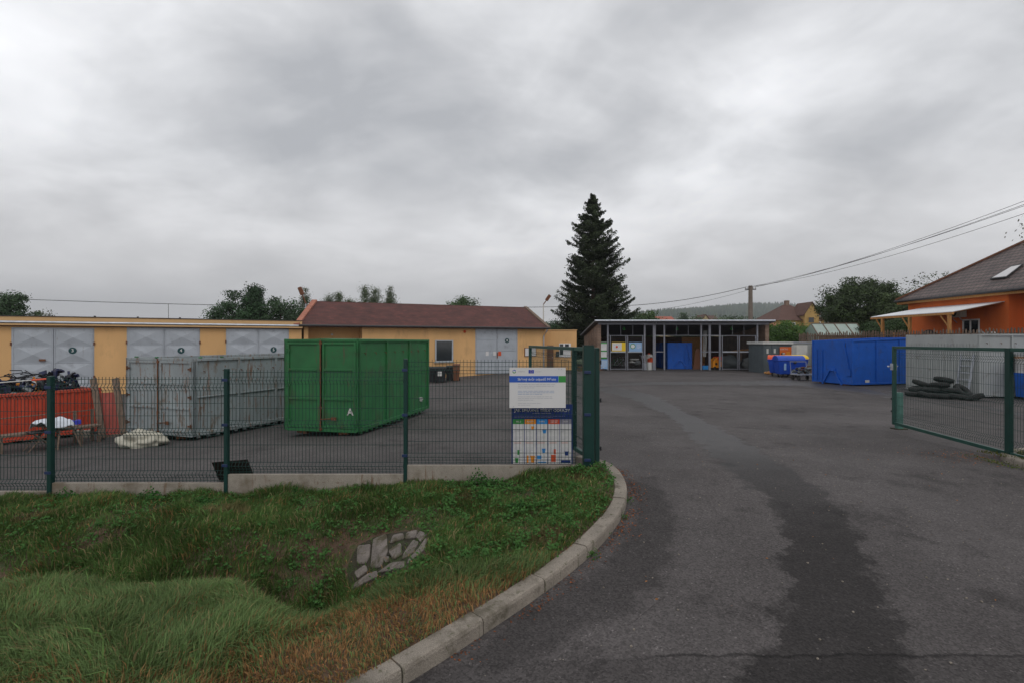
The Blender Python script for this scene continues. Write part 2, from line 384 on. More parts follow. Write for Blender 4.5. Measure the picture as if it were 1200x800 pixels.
def asphalt_mat(name='asphalt', wet=False):
    m = bpy.data.materials.new(name); m.use_nodes = True; nt = m.node_tree; L = nt.links.new
    b = nt.nodes['Principled BSDF']; tc = _n(nt, 'ShaderNodeTexCoord')
    def noise(scale, det=5, rough=.5):
        n = _n(nt, 'ShaderNodeTexNoise'); n.inputs['Scale'].default_value = scale; n.inputs['Detail'].default_value = det; n.inputs['Roughness'].default_value = rough
        L(tc.outputs['Object'], n.inputs['Vector']); return n
    def mrange(src, a, c, lo, hi):
        r = _n(nt, 'ShaderNodeMapRange'); L(src, r.inputs[0])
        for i, v in zip((1, 2, 3, 4), (a, c, lo, hi)): r.inputs[i].default_value = v
        return r.outputs[0]
    def mul(a, b_):
        q = _n(nt, 'ShaderNodeMath', operation='MULTIPLY'); L(a, q.inputs[0]); L(b_, q.inputs[1]); return q.outputs[0]
    big = mrange(noise(.35, 6, .6).outputs['Fac'], .35, .65, .82, 1.15)
    mid = mrange(noise(1.7, 7, .65).outputs['Fac'], .35, .7, 1.06, .84)
    patch = mrange(noise(.8, 8, .7).outputs['Fac'], .56, .62, 1.0, .72)
    vo = _n(nt, 'ShaderNodeTexVoronoi'); vo.inputs['Scale'].default_value = 75; L(tc.outputs['Object'], vo.inputs['Vector'])
    vs = _n(nt, 'ShaderNodeSeparateColor'); L(vo.outputs['Color'], vs.inputs[0])
    st = mrange(vs.outputs[0], 0, 1, .65, 1.35)
    vs2 = mrange(vs.outputs[1], .975, .99, 1, 1.7)
    vk = _n(nt, 'ShaderNodeTexVoronoi'); vk.inputs['Scale'].default_value = .9; wv = _n(nt, 'ShaderNodeMix', data_type='VECTOR'); wv.inputs[0].default_value = .12
    L(tc.outputs['Object'], wv.inputs[4]); L(noise(3, 6, .65).outputs['Color'], wv.inputs[5]); L(wv.outputs[1], vk.inputs['Vector'])
    oil = mrange(vk.outputs['Distance'], .05, .17, .66, 1)
    f = mul(mul(mul(mul(mul(big, mid), patch), st), vs2), oil)
    sc = _n(nt, 'ShaderNodeVectorMath', operation='SCALE'); sc.inputs[0].default_value = (.086, .0775, .076); L(f, sc.inputs['Scale'])
    col = sc.outputs[0]
    # worn joint between the street and the driveway
    sp = _n(nt, 'ShaderNodeSeparateXYZ'); L(tc.outputs['Object'], sp.inputs[0])
    nj = noise(6, 4, .6)
    ad = _n(nt, 'ShaderNodeMath', operation='MULTIPLY_ADD'); L(nj.outputs['Fac'], ad.inputs[0]); ad.inputs[1].default_value = .12; L(sp.outputs[1], ad.inputs[2])
    sub = _n(nt, 'ShaderNodeMath', operation='SUBTRACT'); L(ad.outputs[0], sub.inputs[0]); sub.inputs[1].default_value = 3.47
    ab = _n(nt, 'ShaderNodeMath', operation='ABSOLUTE'); L(sub.outputs[0], ab.inputs[0])
    j = mrange(ab.outputs[0], .004, .02, .45, 1)
    xm = mrange(sp.outputs[0], .8, 1.2, 1, 0)
    jj = _n(nt, 'ShaderNodeMath', operation='MAXIMUM'); L(j, jj.inputs[0]); L(xm, jj.inputs[1])
    road = mrange(sub.outputs[0], -.01, .01, .78, 1)
    jf = mul(jj.outputs[0], road)
    # second worn strip where the patch ends near the yard (dark tar joints)
    s2 = _n(nt, 'ShaderNodeVectorMath', operation='SCALE'); L(col, s2.inputs[0]); L(jf, s2.inputs['Scale'])
    L(s2.outputs[0], b.inputs['Base Color'])
    rr = mrange(noise(.5, 6).outputs['Fac'], .35, .65, .78, .92); L(rr, b.inputs['Roughness'])
    b.inputs['Specular IOR Level'].default_value = .2
    bp = _n(nt, 'ShaderNodeBump'); bp.inputs['Strength'].default_value = .55; bp.inputs['Distance'].default_value = .006
    L(vo.outputs['Distance'], bp.inputs['Height']); L(bp.outputs[0], b.inputs['Normal'])
    if wet:
        at = _n(nt, 'ShaderNodeAttribute', attribute_name='inside')
        nn = noise(2.6, 9, .7)
        a2 = _n(nt, 'ShaderNodeMath', operation='MULTIPLY_ADD'); L(nn.outputs['Fac'], a2.inputs[0]); a2.inputs[1].default_value = 1.9; L(at.outputs['Fac'], a2.inputs[2])
        k = mrange(a2.outputs[0], wet[2], wet[3], 0, 1)
        L(mul(mrange(k, 0, 1, 1, wet[0]), jf), s2.inputs['Scale'])
        yr = mrange(sp.outputs[1], 5.2, 9.5, 0, 1); kk = mul(k, yr); L(mrange(kk, 0, 1, .85, wet[1]), b.inputs['Roughness']); L(mrange(kk, 0, 1, .2, wet[4]), b.inputs['Specular IOR Level'])
    return m
M['asphalt'] = asphalt_mat(); M['wet'] = asphalt_mat('wet_asphalt', (.44, .53, 1.08, 1.28, .4)); M['stain'] = asphalt_mat('stained_asphalt', (.60, .8, .95, 1.35, .2))

def rowgrid(name, ys, x0f, x1f, n, hf, mat, dz=0):
    V = []; F = []
    for y in ys:
        a, b = x0f(y), x1f(y)
        for i in range(n + 1):
            t = i / n
            x = a + (b - a) * t
            V.append((x, y, hf(x, y) + dz))
    for j in range(len(ys) - 1):
        for i in range(n):
            p = j * (n + 1) + i
            F.append((p, p + 1, p + n + 2, p + n + 1))
    return V, F
a1 = rowgrid('', list(np.arange(-8, 1.3, 1.0)) + list(np.arange(1.35, 7.55, .1)), lambda y: (xk(y) - .02 if y > 1.3 else -30), lambda y: 40, 120, gz, 'asphalt')
a2 = rowgrid('', [7.45, 7.6, 7.8, 8, 8.5, 9, 10, 11, 12, 13, 14, 15, 17, 20, 24, 28, 32, 36, 40, 46, 52], lambda y: -40, lambda y: 21.0, 130, gz, 'asphalt')
mb = MB(); mb.add(*a1); V2, F2 = a2
V2 = [(x, y, z + (.0 if y > 7.55 else -.003)) for x, y, z in V2]
mb.add(V2, F2)
o = mb.build('asphalt_yard', 'asphalt', smooth=True); struct(o)

# wet run-off that crosses the driveway
Lp = [(640, 447), (690, 455), (740, 468), (780, 485), (847, 548), (880, 575), (903, 600), (915, 640), (914, 690), (899, 728), (888, 760), (874, 798), (860, 850)]
Rp = [(650, 444), (712, 450), (770, 463), (834, 496), (915, 541), (950, 563), (988, 597), (1006, 625), (1032, 665), (1048, 700), (1057, 740), (1062, 798), (1065, 850)]
def groundray(px, py):
    u = (px - 600) / 600; k = (py - 400) / 600; y = 3
    for _ in range(60):
        y = (CZ - gz(u * y, y)) / k
    return Vector((u * y, y, 0))
def resample(P, n):
    Q = [groundray(*p) for p in P]; out = []
    for i in range(n):
        t = i / (n - 1) * (len(Q) - 1); a = min(int(t), len(Q) - 2); out.append(Q[a].lerp(Q[a + 1], t - a))
    return out
NL, NA = 160, 16
A = resample(Lp, NL); B = resample(Rp, NL)
V = []; att = []
for i in range(NL):
    for j in range(NA + 1):
        t = -.15 + 1.3 * j / NA
        p = A[i].lerp(B[i], t)
        V.append((p.x, p.y, gz(p.x, p.y) + .002)); att.append(min(j, NA - j) / NA * 2 * 1.1 - .1)
F = [(i * (NA + 1) + j, i * (NA + 1) + j + 1, (i + 1) * (NA + 1) + j + 1, (i + 1) * (NA + 1) + j) for i in range(NL - 1) for j in range(NA)]
mb = MB(); mb.add(V, F); o = mb.build('wet_streak', 'wet', smooth=True); struct(o)
at = o.data.attributes.new('inside', 'FLOAT', 'POINT'); at.data.foreach_set('value', att)
# second damp band further up the yard
Lp2 = [(700, 449), (760, 447), (850, 446), (930, 445), (1000, 452), (1060, 462)]
Rp2 = [(700, 453), (760, 451), (850, 451), (930, 452), (1000, 459), (1060, 470)]
A = resample(Lp2, 60); B = resample(Rp2, 60); V = []; att = []
for i in range(60):
    for j in range(9):
        p = A[i].lerp(B[i], -.1 + 1.2 * j / 8); V.append((p.x, p.y, gz(p.x, p.y) + .008)); att.append((min(j, 8 - j) / 8 * 2 - .1) * min(1, min(i, 59 - i) / 8))
F = [(i * 9 + j, i * 9 + j + 1, (i + 1) * 9 + j + 1, (i + 1) * 9 + j) for i in range(59) for j in range(8)]
mb = MB(); mb.add(V, F); o = mb.build('damp_patch', 'wet', smooth=True); struct(o)
at = o.data.attributes.new('inside', 'FLOAT', 'POINT'); at.data.foreach_set('value', att)

def overlay(name, Lq, Rq, nl, na, mat, dz):
    A = resample(Lq, nl); B = resample(Rq, nl); V = []; att = []
    for i in range(nl):
        for j in range(na + 1):
            p = A[i].lerp(B[i], j / na); V.append((p.x, p.y, gz(p.x, p.y) + dz)); att.append(min(min(j, na - j) / na * 2, min(i, nl - 1 - i) / nl * 8) - .1)
    F = [(i * (na + 1) + j, i * (na + 1) + j + 1, (i + 1) * (na + 1) + j + 1, (i + 1) * (na + 1) + j) for i in range(nl - 1) for j in range(na)]
    mb = MB(); mb.add(V, F); o = mb.build(name, mat, smooth=True); struct(o); a_ = o.data.attributes.new('inside', 'FLOAT', 'POINT'); a_.data.foreach_set('value', att)
overlay('kerb_stain', [(728, 556), (736, 585), (726, 612), (700, 645), (663, 677), (610, 706), (565, 745), (530, 775)], [(770, 556), (800, 590), (808, 630), (790, 690), (740, 730), (680, 755), (620, 790), (570, 812)], 70, 14, 'stain', .0015)
overlay('tar_joint', [(1010, 452), (1060, 460), (1110, 468), (1160, 476), (1210, 486)], [(1010, 455), (1060, 463), (1110, 471.5), (1160, 480), (1210, 491)], 40, 6, 'wet', .0015)
# verge
ys = list(np.arange(1.35, 7.36, .05))
v = rowgrid('', ys, lambda y: -16, lambda y: xk(y) - .12, 220, vh, 'soil')
mb = MB(); mb.add(*v); struct(mb.build('verge', 'soil', smooth=True))

# kerb of single stones
def smoothpath(P, step=.05):
    out = []
    for i in range(len(P) - 1):
        p0 = Vector(P[max(i - 1, 0)]); p1 = Vector(P[i]); p2 = Vector(P[i + 1]); p3 = Vector(P[min(i + 2, len(P) - 1)])
        n = max(2, int((p2 - p1).length / step))
        for k in range(n):
            t = k / n
            out.append(.5 * ((2 * p1) + (-p0 + p2) * t + (2 * p0 - 5 * p1 + 4 * p2 - p3) * t * t + (-p0 + 3 * p1 - 3 * p2 + p3) * t ** 3))
    out.append(Vector(P[-1]))
    n = len(out); w = 7
    for _ in range(3):
        out = [sum((out[j] for j in range(max(0, i - min(w, i, n - 1 - i)), i + min(w, i, n - 1 - i) + 1)), Vector()) / (2 * min(w, i, n - 1 - i) + 1) for i in range(n)]
    return out
def kerbmesh(name, P, inward, h=.115, w=.15, seg=.66):
    path = smoothpath([(x, y, 0) for x, y in P]); mb = MB(); acc = 0; cur = [path[0]]
    blocks = []
    for a, b in zip(path, path[1:]):
        acc += (b - a).length; cur.append(b)
        if acc > seg: blocks.append(cur); cur = [b]; acc = 0
    if len(cur) > 1: blocks.append(cur)
    for bi, blk in enumerate(blocks):
        rows = []; dz = random.uniform(-.006, .006)
        d0 = (blk[1] - blk[0]).normalized(); d1 = (blk[-1] - blk[-2]).normalized()
        blk = [blk[0] + d0 * .005] + blk[1:-1] + [blk[-1] - d1 * .005]
        for i, p in enumerate(blk):
            d = (blk[min(i + 1, len(blk) - 1)] - blk[max(i - 1, 0)]).normalized(); n = Vector((-d.y, d.x, 0)) * inward
            g = gz(p.x, p.y)
            prof = [(0, -.15), (0, h - .03), (.008, h - .008), (.022, h), (w - .01, h), (w, h - .008), (w, -.15)]
            rows.append([(p.x + n.x * a, p.y + n.y * a, g + z + dz) for a, z in prof])
        k = len(rows[0]); vs = [q for r in rows for q in r]
        fs = [(i * k + j, i * k + j + 1, (i + 1) * k + j + 1, (i + 1) * k + j) for i in range(len(rows) - 1) for j in range(k - 1)]
        fs += [tuple(range(k)), tuple(range((len(rows) - 1) * k, len(rows) * k))[::-1]]
        mb.add(vs, fs)
    return mb.build(name, 'kerb')
struct(kerbmesh('kerb', KP[1:], 1))
KR = [(11, 8.9), (9.2, 8.75), (8.3, 8.6), (7.8, 8.25), (7.5, 7.7), (7.42, 7.0), (7.7, 6.0), (9, 5.2), (12, 4.8)]
struct(kerbmesh('kerb_right', KR, 1, .10, .16))
mb = MB(); isl = [(x + .2, y if 6 < y < 8.2 else y + (-.2 if y > 8 else .2)) for x, y in KR]
mb.poly([(x, y, gz(x, y) + .085) for x, y in isl]); struct(mb.build('verge_right', 'soil'))

# wide ground sheet, hills
def gfar(x, y):
    g = gz(cl(x, -40, 60), cl(y, -8, 60)) - .07
    ins = sm(-24, -20, x) * (1 - sm(1.2, 2.0, x)) * sm(-6, -4, y) * (1 - sm(7.4, 8, y))
    g -= 1.6 * ins
    if y > 60:
        u = x / y
        e = float(np.interp(u, [-2, -.6, -.2, 0, .15, .25, .32, .40, .47, .53, .6, .7, .85, 1.1, 2], [.012, .014, .018, .024, .036, .052, .06, .0665, .0690, .0680, .063, .055, .045, .04, .03]))
        h = e * 1690 * sm(500, 2000, math.hypot(x * .3, y)) * (1 - .4 * sm(2000, 4500, y))
        h += 18 * mn.noise(Vector((x / 260, y / 260, 1))) * sm(600, 1400, y)
        g += h
    return g
ys = [-60, -20, -8, -6, -4, 0, 4, 7, 7.4, 8, 12, 20, 30, 45, 60, 90, 140, 220, 330, 450] + list(np.arange(560, 2500, 70)) + [2800, 3300, 4000, 5200]
xs_near = list(np.arange(-60, 61, 2.0))
V = []; F = []; NX = 121
us = np.linspace(-1, 1, NX)
for y in ys:
    half = 60 if y < 60 else y * 1.9 + 0
    half = max(half, 70)
    for u in us: V.append((u * half, y, gfar(u * half, y)))
for j in range(len(ys) - 1):
    for i in range(NX - 1):
        p = j * NX + i; F.append((p, p + 1, p + NX + 1, p + NX))
mb = MB(); mb.add(V, F); struct(mb.build('ground', 'field', smooth=True))

# far conifer wood on the hills
n = 9000
yy = rng.uniform(1250, 2250, n); uu = rng.uniform(.12, .78, n); xx = uu * yy
hz = np.array([gfar(a, b) for a, b in zip(xx, yy)]); hh = rng.uniform(11, 22, n); rr = hh * rng.uniform(.2, .32, n)
K = 6; V = np.zeros((n, K + 1, 3)); ang = np.arange(K) / K * 2 * np.pi
for k in range(K):
    V[:, k, 0] = xx + rr * np.cos(ang[k]); V[:, k, 1] = yy + rr * np.sin(ang[k]); V[:, k, 2] = hz - 1 + hh * .1
V[:, K, 0] = xx; V[:, K, 1] = yy; V[:, K, 2] = hz + hh
base = np.arange(n)[:, None] * (K + 1)
F = np.concatenate([np.stack([base[:, 0] + k, base[:, 0] + (k + 1) % K, base[:, 0] + K], 1) for k in range(K)])
c0 = np.array([.03, .06, .03]) * rng.uniform(.55, 1.3, (n, 1)); c0[rng.random(n) < .2] = (.055, .08, .03)
o = npmesh('wood', V.reshape(-1, 3), F, 'needle', col=np.tile(c0, (K, 1))); struct(o, 'stuff'); tag(o, 'dark conifer wood covering the distant hazy hills', 'forest')

# ------------------------------------------------------------------ grass, weeds, dead leaves
HULL = [(402, 668), (416, 638), (438, 627), (460, 622), (490, 620), (503, 628), (498, 650), (474, 668), (440, 682), (412, 696)]
def stone_zone(x, y):
    px = 600 + x / y * 600; py = 400 + (CZ - vh(x, y)) / y * 600; c = False
    for i in range(len(HULL)):
        (x1, y1), (x2, y2) = HULL[i], HULL[i - 1]
        if (y1 > py) != (y2 > py) and px < (x2 - x1) * (py - y1) / (y2 - y1) + x1: c = not c
    return c
def blades(n, xr, yr, hfun, lmin, lmax, cfun, wid=.004, lean=.5, keep=None):
    xs = rng.uniform(*xr, n); ys_ = rng.uniform(*yr, n)
    sel = []
    for i in range(n):
        x, y = xs[i], ys_[i]
        if keep(x, y): sel.append(i)
    xs = xs[sel]; ys_ = ys_[sel]; n = len(xs)
    zs = np.array([hfun(a, b) for a, b in zip(xs, ys_)])
    L_ = np.array([lmin(a, b) for a, b in zip(xs, ys_)]) * rng.uniform(.55, 1.35, n)
    th = rng.uniform(0, 2 * np.pi, n); ln = rng.uniform(.1, 1, n) * lean
    # neighbouring blades lean the same way
    flow = np.array([mn.noise(Vector((a * 1.3, b * 1.3, 9))) * 7 for a, b in zip(xs, ys_)]); th = flow + rng.normal(0, .9, n)
    dx = np.cos(th); dy = np.sin(th); w = wid * rng.uniform(.6, 1.4, n)
    fa = rng.uniform(0, 2 * np.pi, n); sx = np.cos(fa) * w; sy = np.sin(fa) * w
    V = np.zeros((n, 5, 3))
    P = np.stack([xs, ys_, zs - .01], 1)
    mid = P + np.stack([dx * L_ * ln * .35, dy * L_ * ln * .35, L_ * (.62 - .1 * ln)], 1)
    tip = P + np.stack([dx * L_ * ln, dy * L_ * ln, L_ * (1 - .45 * ln)], 1)
    S = np.stack([sx, sy, np.zeros(n)], 1)
    V[:, 0] = P - S; V[:, 1] = P + S; V[:, 2] = mid + S * .8; V[:, 3] = mid - S * .8; V[:, 4] = tip
    b = np.arange(n) * 5
    F = np.concatenate([np.stack([b, b + 1, b + 2], 1), np.stack([b, b + 2, b + 3], 1), np.stack([b + 3, b + 2, b + 4], 1)])
    C = np.array([cfun(a, c, rng.random()) for a, c in zip(xs, ys_)])
    return V.reshape(-1, 3), F, np.tile(C, (3, 1))
def nz(x, y, s, k=0): return mn.noise(Vector((x * s, y * s, k)))
def deadness(x, y):
    # trampled, dried strip beside the kerb near the street
    d = sm(-2.3, -1.1, x + .25 * (3.9 - y)) * (1 - sm(3.8, 4.5, y))
    d = max(d, .35 * (1 - sm(2.9, 3.4, y)))
    return cl(d + .5 * nz(x, y, 1.8, 5), 0, 1)
def gcol(x, y, r):
    k = .78 + .36 * nz(x, y, 1.2, 2) + .45 * r
    if y < 4.55:   # long fine grass on the near bank
        c = np.array([.15, .225, .082]) * k
    else:
        c = np.array([.080, .14, .036]) * k
        if nz(x, y, 1.6, 7) > .36: c = np.array([.13, .125, .05]) * k
    q = rng.random()
    if q < .10: c = np.array([.30, .23, .11]) * k
    if q < deadness(x, y) * .8: c = np.array([.33, .185, .078]) * (.45 + .9 * r)
    return c
def thick(x, y):
    t = nz(x, y, 1.1, 11) + .5 * nz(x, y, 3.1, 12)
    return t
def keep(x, y):
    if x > xk(y) - .17 - .05 * rng.random() or (stone_zone(x, y) and rng.random() < .90): return False
    if x < -y * 1.06 - .3: return False
    t = thick(x, y)
    if y > 4.6 and x > -2.3: return rng.random() < .84 + 1.0 * t
    if y > 4.6: return rng.random() < .84 + 1.1 * t
    return rng.random() < 1 - .45 * deadness(x, y)
def glen(x, y):
    if y < 4.6: return .13 * (1 - .62 * deadness(x, y)) * (1 + .5 * thick(x, y))
    k = sm(-2.6, -1.0, x)
    e = 1.0
    if y > 6.9: e = .9 + .9 * max(0, thick(x, y))
    return ((.115) * (1 - k) + .066 * k) * (1 + .9 * thick(x, y)) * e
parts = [blades(150000, (-5.2, .6), (2.3, 4.62), vh, glen, 0, gcol, .0032, .9, keep),
         blades(190000, (-8.0, 1.5), (4.5, 7.36), vh, glen, 0, gcol, .0042, .85, keep)]
def drycol(x, y, r):
    return np.array([.28, .23, .11]) * (.5 + .8 * r) if r < .5 else np.array([.12, .21, .06]) * (.5 + .9 * r)
def keep2(x, y): return keep(x, y) and nz(x, y, 2.2, 31) > -.15
parts.append(blades(5000, (-6.5, 1.4), (2.4, 7.36), vh, lambda x, y: glen(x, y) * 1.3 + .01, 0, drycol, .0062, 1.0, keep2))
def keep_r(x, y): return x > 7.62 + .3 * max(0, 6.6 - y) and y < 8.4 and x < 10
parts.append(blades(5000, (7.5, 9), (5.6, 8.5), lambda x, y: gz(x, y) + .085, lambda x, y: .05, 0, lambda x, y, r: np.array([.10, .11, .03]) * (.6 + .8 * r), .004, .8, keep_r))
V = []; F = []; C = []; off = 0
for a, b, c in parts: V.append(a); F.append(b + off); C.append(c); off += len(a)
o = npmesh('grass', np.concatenate(V), np.concatenate(F), 'grass', col=np.concatenate(C)); struct(o, 'stuff')
tag(o, 'rough green grass with dried tufts covering the roadside verge and ditch', 'grass')

def leafquads(P, Nrm, size, asp=.6, jitter=.6):
    """little leaf quads at P, facing roughly Nrm"""
    n = len(P)
    Nr = Nrm + rng.normal(0, jitter, (n, 3)); Nr /= np.linalg.norm(Nr, axis=1)[:, None] + 1e-9
    t = rng.normal(0, 1, (n, 3)); a = np.cross(Nr, t); a /= np.linalg.norm(a, axis=1)[:, None] + 1e-9; b = np.cross(Nr, a)
    s = (size * rng.uniform(.6, 1.35, n))[:, None]
    V = np.stack([P - a * s, P - b * s * asp + a * s * .1, P + a * s, P + b * s * asp + a * s * .1], 1).reshape(-1, 3)
    F = np.arange(n * 4).reshape(n, 4); return V, F
# broad-leaved weeds
WP = []; WC = []; WN = []
for _ in range(1500):
    x = random.uniform(-6.5, 1.3); y = random.uniform(4.6, 7.25)
    if x > xk(y) - .2 or stone_zone(x, y) or x < -y: continue
    if random.random() > .45 + .4 * sm(-3, 0, x): continue
    z = vh(x, y); nlf = random.randint(8, 26); rad = random.uniform(.03, .10)
    for k in range(nlf):
        t = random.uniform(0, 6.283); r_ = rad * math.sqrt(random.random())
        WP.append((x + r_ * math.cos(t), y + r_ * math.sin(t), z + random.uniform(.015, .09))); WN.append((0, -.3, 1))
        WC.append(np.array([.06, .15, .035]) * random.uniform(.6, 1.25))
# three taller weed clumps by the plinth
for cx, cy, hh_ in ((-.48, 7.15, .27), (-.25, 7.05, .18), (-3.1, 7.2, .15), (-5.1, 7.2, .2), (-4.2, 6.9, .12), (-.35, 6.5, .14), (.1, 6.1, .12), (-6.3, 7.2, .2)):
    for k in range(230):
        t = random.uniform(0, 6.283); q = random.random(); r_ = .17 * math.sqrt(random.random())
        WP.append((cx + r_ * math.cos(t), cy + r_ * math.sin(t) * .6, vh(cx, cy) + hh_ * q * (1.1 - r_ / .25))); WN.append((math.cos(t), -.5, .6))
        WC.append(np.array([.045, .13, .03]) * random.uniform(.5, 1.3))
V, F = leafquads(np.array(WP), np.array(WN), .0185, .6, .5)
o = npmesh('weeds', V, F, 'grass', col=np.array(WC)); struct(o, 'stuff'); tag(o, 'low broad-leaved green weeds dotted over the grassy slope', 'weeds')
# green tufts growing from the kerb foot
WP = []; WC = []; path = smoothpath([(x, y, 0) for x, y in KP[5:]])
for px, py in ((735, 588), (729, 607), (709, 625), (688, 648), (609, 703), (694, 652)):
    g = groundray(px, py)
    for k in range(60):
        WP.append((g.x + random.gauss(0, .035), g.y + random.gauss(0, .045), gz(g.x, g.y) + random.uniform(.004, .06))); WC.append(np.array([.06, .14, .03]) * random.uniform(.6, 1.2))
g = Vector((7.42, 7.75, 0))
for k in range(300):
    WP.append((g.x + random.gauss(-.02, .05), g.y + random.gauss(0, .3), gz(g.x, g.y) + random.uniform(.004, .05))); WC.append(np.array([.10, .13, .03]) * random.uniform(.6, 1.2))
V, F = leafquads(np.array(WP), np.tile((0, -.2, 1.), (len(WP), 1)), .013, .5, .7)
o = npmesh('kerb_weeds', V, F, 'grass', col=np.array(WC)); struct(o, 'stuff'); tag(o, 'small green tufts growing where kerb meets asphalt', 'weeds')
# fallen leaves and grit in the gutter
WP = []; WC = []
for p in path:
    for k in range(14):
        q = abs(random.gauss(0, .10)); cluster = .5 + nz(p.x, p.y, 2.5, 20)
        if random.random() > cluster: continue
        WP.append((p.x + .02 + q, p.y - q * .3 + random.gauss(0, .03), gz(p.x, p.y) + .006)); WC.append(np.array([.28, .085, .025]) * random.uniform(.3, 1.1))
for k in range(130):
    y = random.uniform(3.4, 12); x = random.uniform(0, 8)
    if x < xk(y) + .1: continue
    WP.append((x, y, gz(x, y) + .006)); WC.append(np.array([.3, .13, .04]) * random.uniform(.3, 1.2))
for k in range(420):
    x = 7.55 + random.gauss(0, .45); y = 8.3 + random.gauss(0, .35); WP.append((x, y, gz(x, y) + .007)); WC.append(np.array([.33, .11, .025]) * random.uniform(.3, 1.1))
for k in range(900):
    y = random.uniform(2.5, 4.3); x = random.uniform(-3.2, .1)
    if x > xk(y) - .2 or random.random() > deadness(x, y): continue
    WP.append((x, y, vh(x, y) + random.uniform(.01, .06))); WC.append(np.array([.3, .12, .04]) * random.uniform(.3, 1.1))
for k in range(260):
    y = random.uniform(4.6, 7.2); x = random.uniform(-6, 1.2)
    if x > xk(y) - .2: continue
    WP.append((x, y, vh(x, y) + random.uniform(.02, .08))); WC.append(np.array([.34, .2, .09]) * random.uniform(.4, 1.1))
V, F = leafquads(np.array(WP), np.tile((0, 0, 1.), (len(WP), 1)), .012, .6, .25)
o = npmesh('fallen_leaves', V, F, 'deadleaf', col=np.array(WC)); struct(o, 'stuff'); tag(o, 'brown and orange fallen leaves littering gutter, gate foot and dry grass', 'leaves')
# pebbles
mb = MB()
for k in range(420):
    y = random.uniform(3.2, 13); x = random.uniform(-.2, 8)
    if x < xk(y) + .05: continue
    s = random.uniform(.004, .011); mb.blob((x, y, gz(x, y) + s * .5), (s, s, s * .7), 5, 3, .2, k)
o = mb.build('pebbles', 'kerb'); struct(o, 'stuff'); tag(o, 'pale grit scattered over the driveway tarmac', 'gravel')

# culvert apron of set stones
ap = thing('culvert_apron', 'sloping apron of irregular grey stones set at the end of the ditch', 'stonework', tuple(vray(455, 655)))
org = ap.location
SP = [[(310, 265), (425, 215), (435, 370), (380, 510), (285, 520), (300, 330)], [(160, 330), (275, 310), (270, 410), (235, 480), (155, 490)],
      [(490, 225), (580, 205), (595, 250), (465, 300)], [(450, 370), (560, 295), (575, 400), (495, 450)], [(620, 200), (715, 175), (700, 245), (605, 260)],
      [(590, 400), (680, 270), (725, 290), (690, 370), (580, 445)], [(745, 185), (805, 210), (750, 285), (705, 240)], [(800, 250), (790, 350), (630, 485), (640, 450), (740, 340)],
      [(345, 580), (480, 480), (600, 470), (580, 530), (430, 560)], [(130, 570), (230, 500), (250, 560), (160, 630)], [(250, 590), (330, 560), (350, 610), (110, 730), (120, 690)], [(400, 440), (450, 420), (455, 470), (425, 485)]]
def rounded(poly, it=2):
    for _ in range(it):
        q = []
        for i in range(len(poly)):
            a = Vector(poly[i]); b = Vector(poly[(i + 1) % len(poly)]); q += [a.lerp(b, .11), a.lerp(b, .89)]
        poly = q
    return poly
hull = [((a - 400) * 8, (b - 600) * 8) for a, b in HULL]
mb = MB(); hc = Vector((450, 655, 0)); hp_ = rounded([Vector((*h, 0)) for h in HULL], 2); nr = 9; V = [vray(450, 655) - org]
for r_ in range(1, nr + 1):
    for p in hp_:
        q = hc.lerp(p, r_ / nr); V.append(vray(q.x, q.y) - org + Vector((0, 0, .006 if r_ < nr else -.01)))
m_ = len(hp_); F = [(0, i + 1, (i + 1) % m_ + 1) for i in range(m_)] + [(1 + r_ * m_ + i, 1 + r_ * m_ + (i + 1) % m_, 1 + (r_ + 1) * m_ + (i + 1) % m_, 1 + (r_ + 1) * m_ + i) for r_ in range(nr - 1) for i in range(m_)]
mb.add(V, F); mb.build('mortar_bed', 'mortar', ap, smooth=True)
for s in SP:
    poly = [vray(400 + p.x / 8, 600 + p.y / 8) - org for p in rounded([Vector((*q, 0)) + (Vector((*q, 0)) - sum((Vector((*w_, 0)) for w_ in s), Vector()) / len(s)) * .08 for q in s], 2)]
    c = sum(poly, Vector()) / len(poly); nrm = Vector((-.35, -.45, .8)).normalized()
    top = [c + (p - c) * .90 + nrm * .026 for p in poly]; mid = [p + nrm * .017 for p in poly]; n = len(poly)
    mb = MB(); mb.add([p - nrm * .03 for p in poly] + mid + top + [c + nrm * .029],
        [(i, (i + 1) % n, n + (i + 1) % n, n + i) for i in range(n)] + [(n + i, n + (i + 1) % n, 2 * n + (i + 1) % n, 2 * n + i) for i in range(n)] + [(2 * n + i, 2 * n + (i + 1) % n, 3 * n) for i in range(n)])
    mb.build('stone', 'stone', ap)
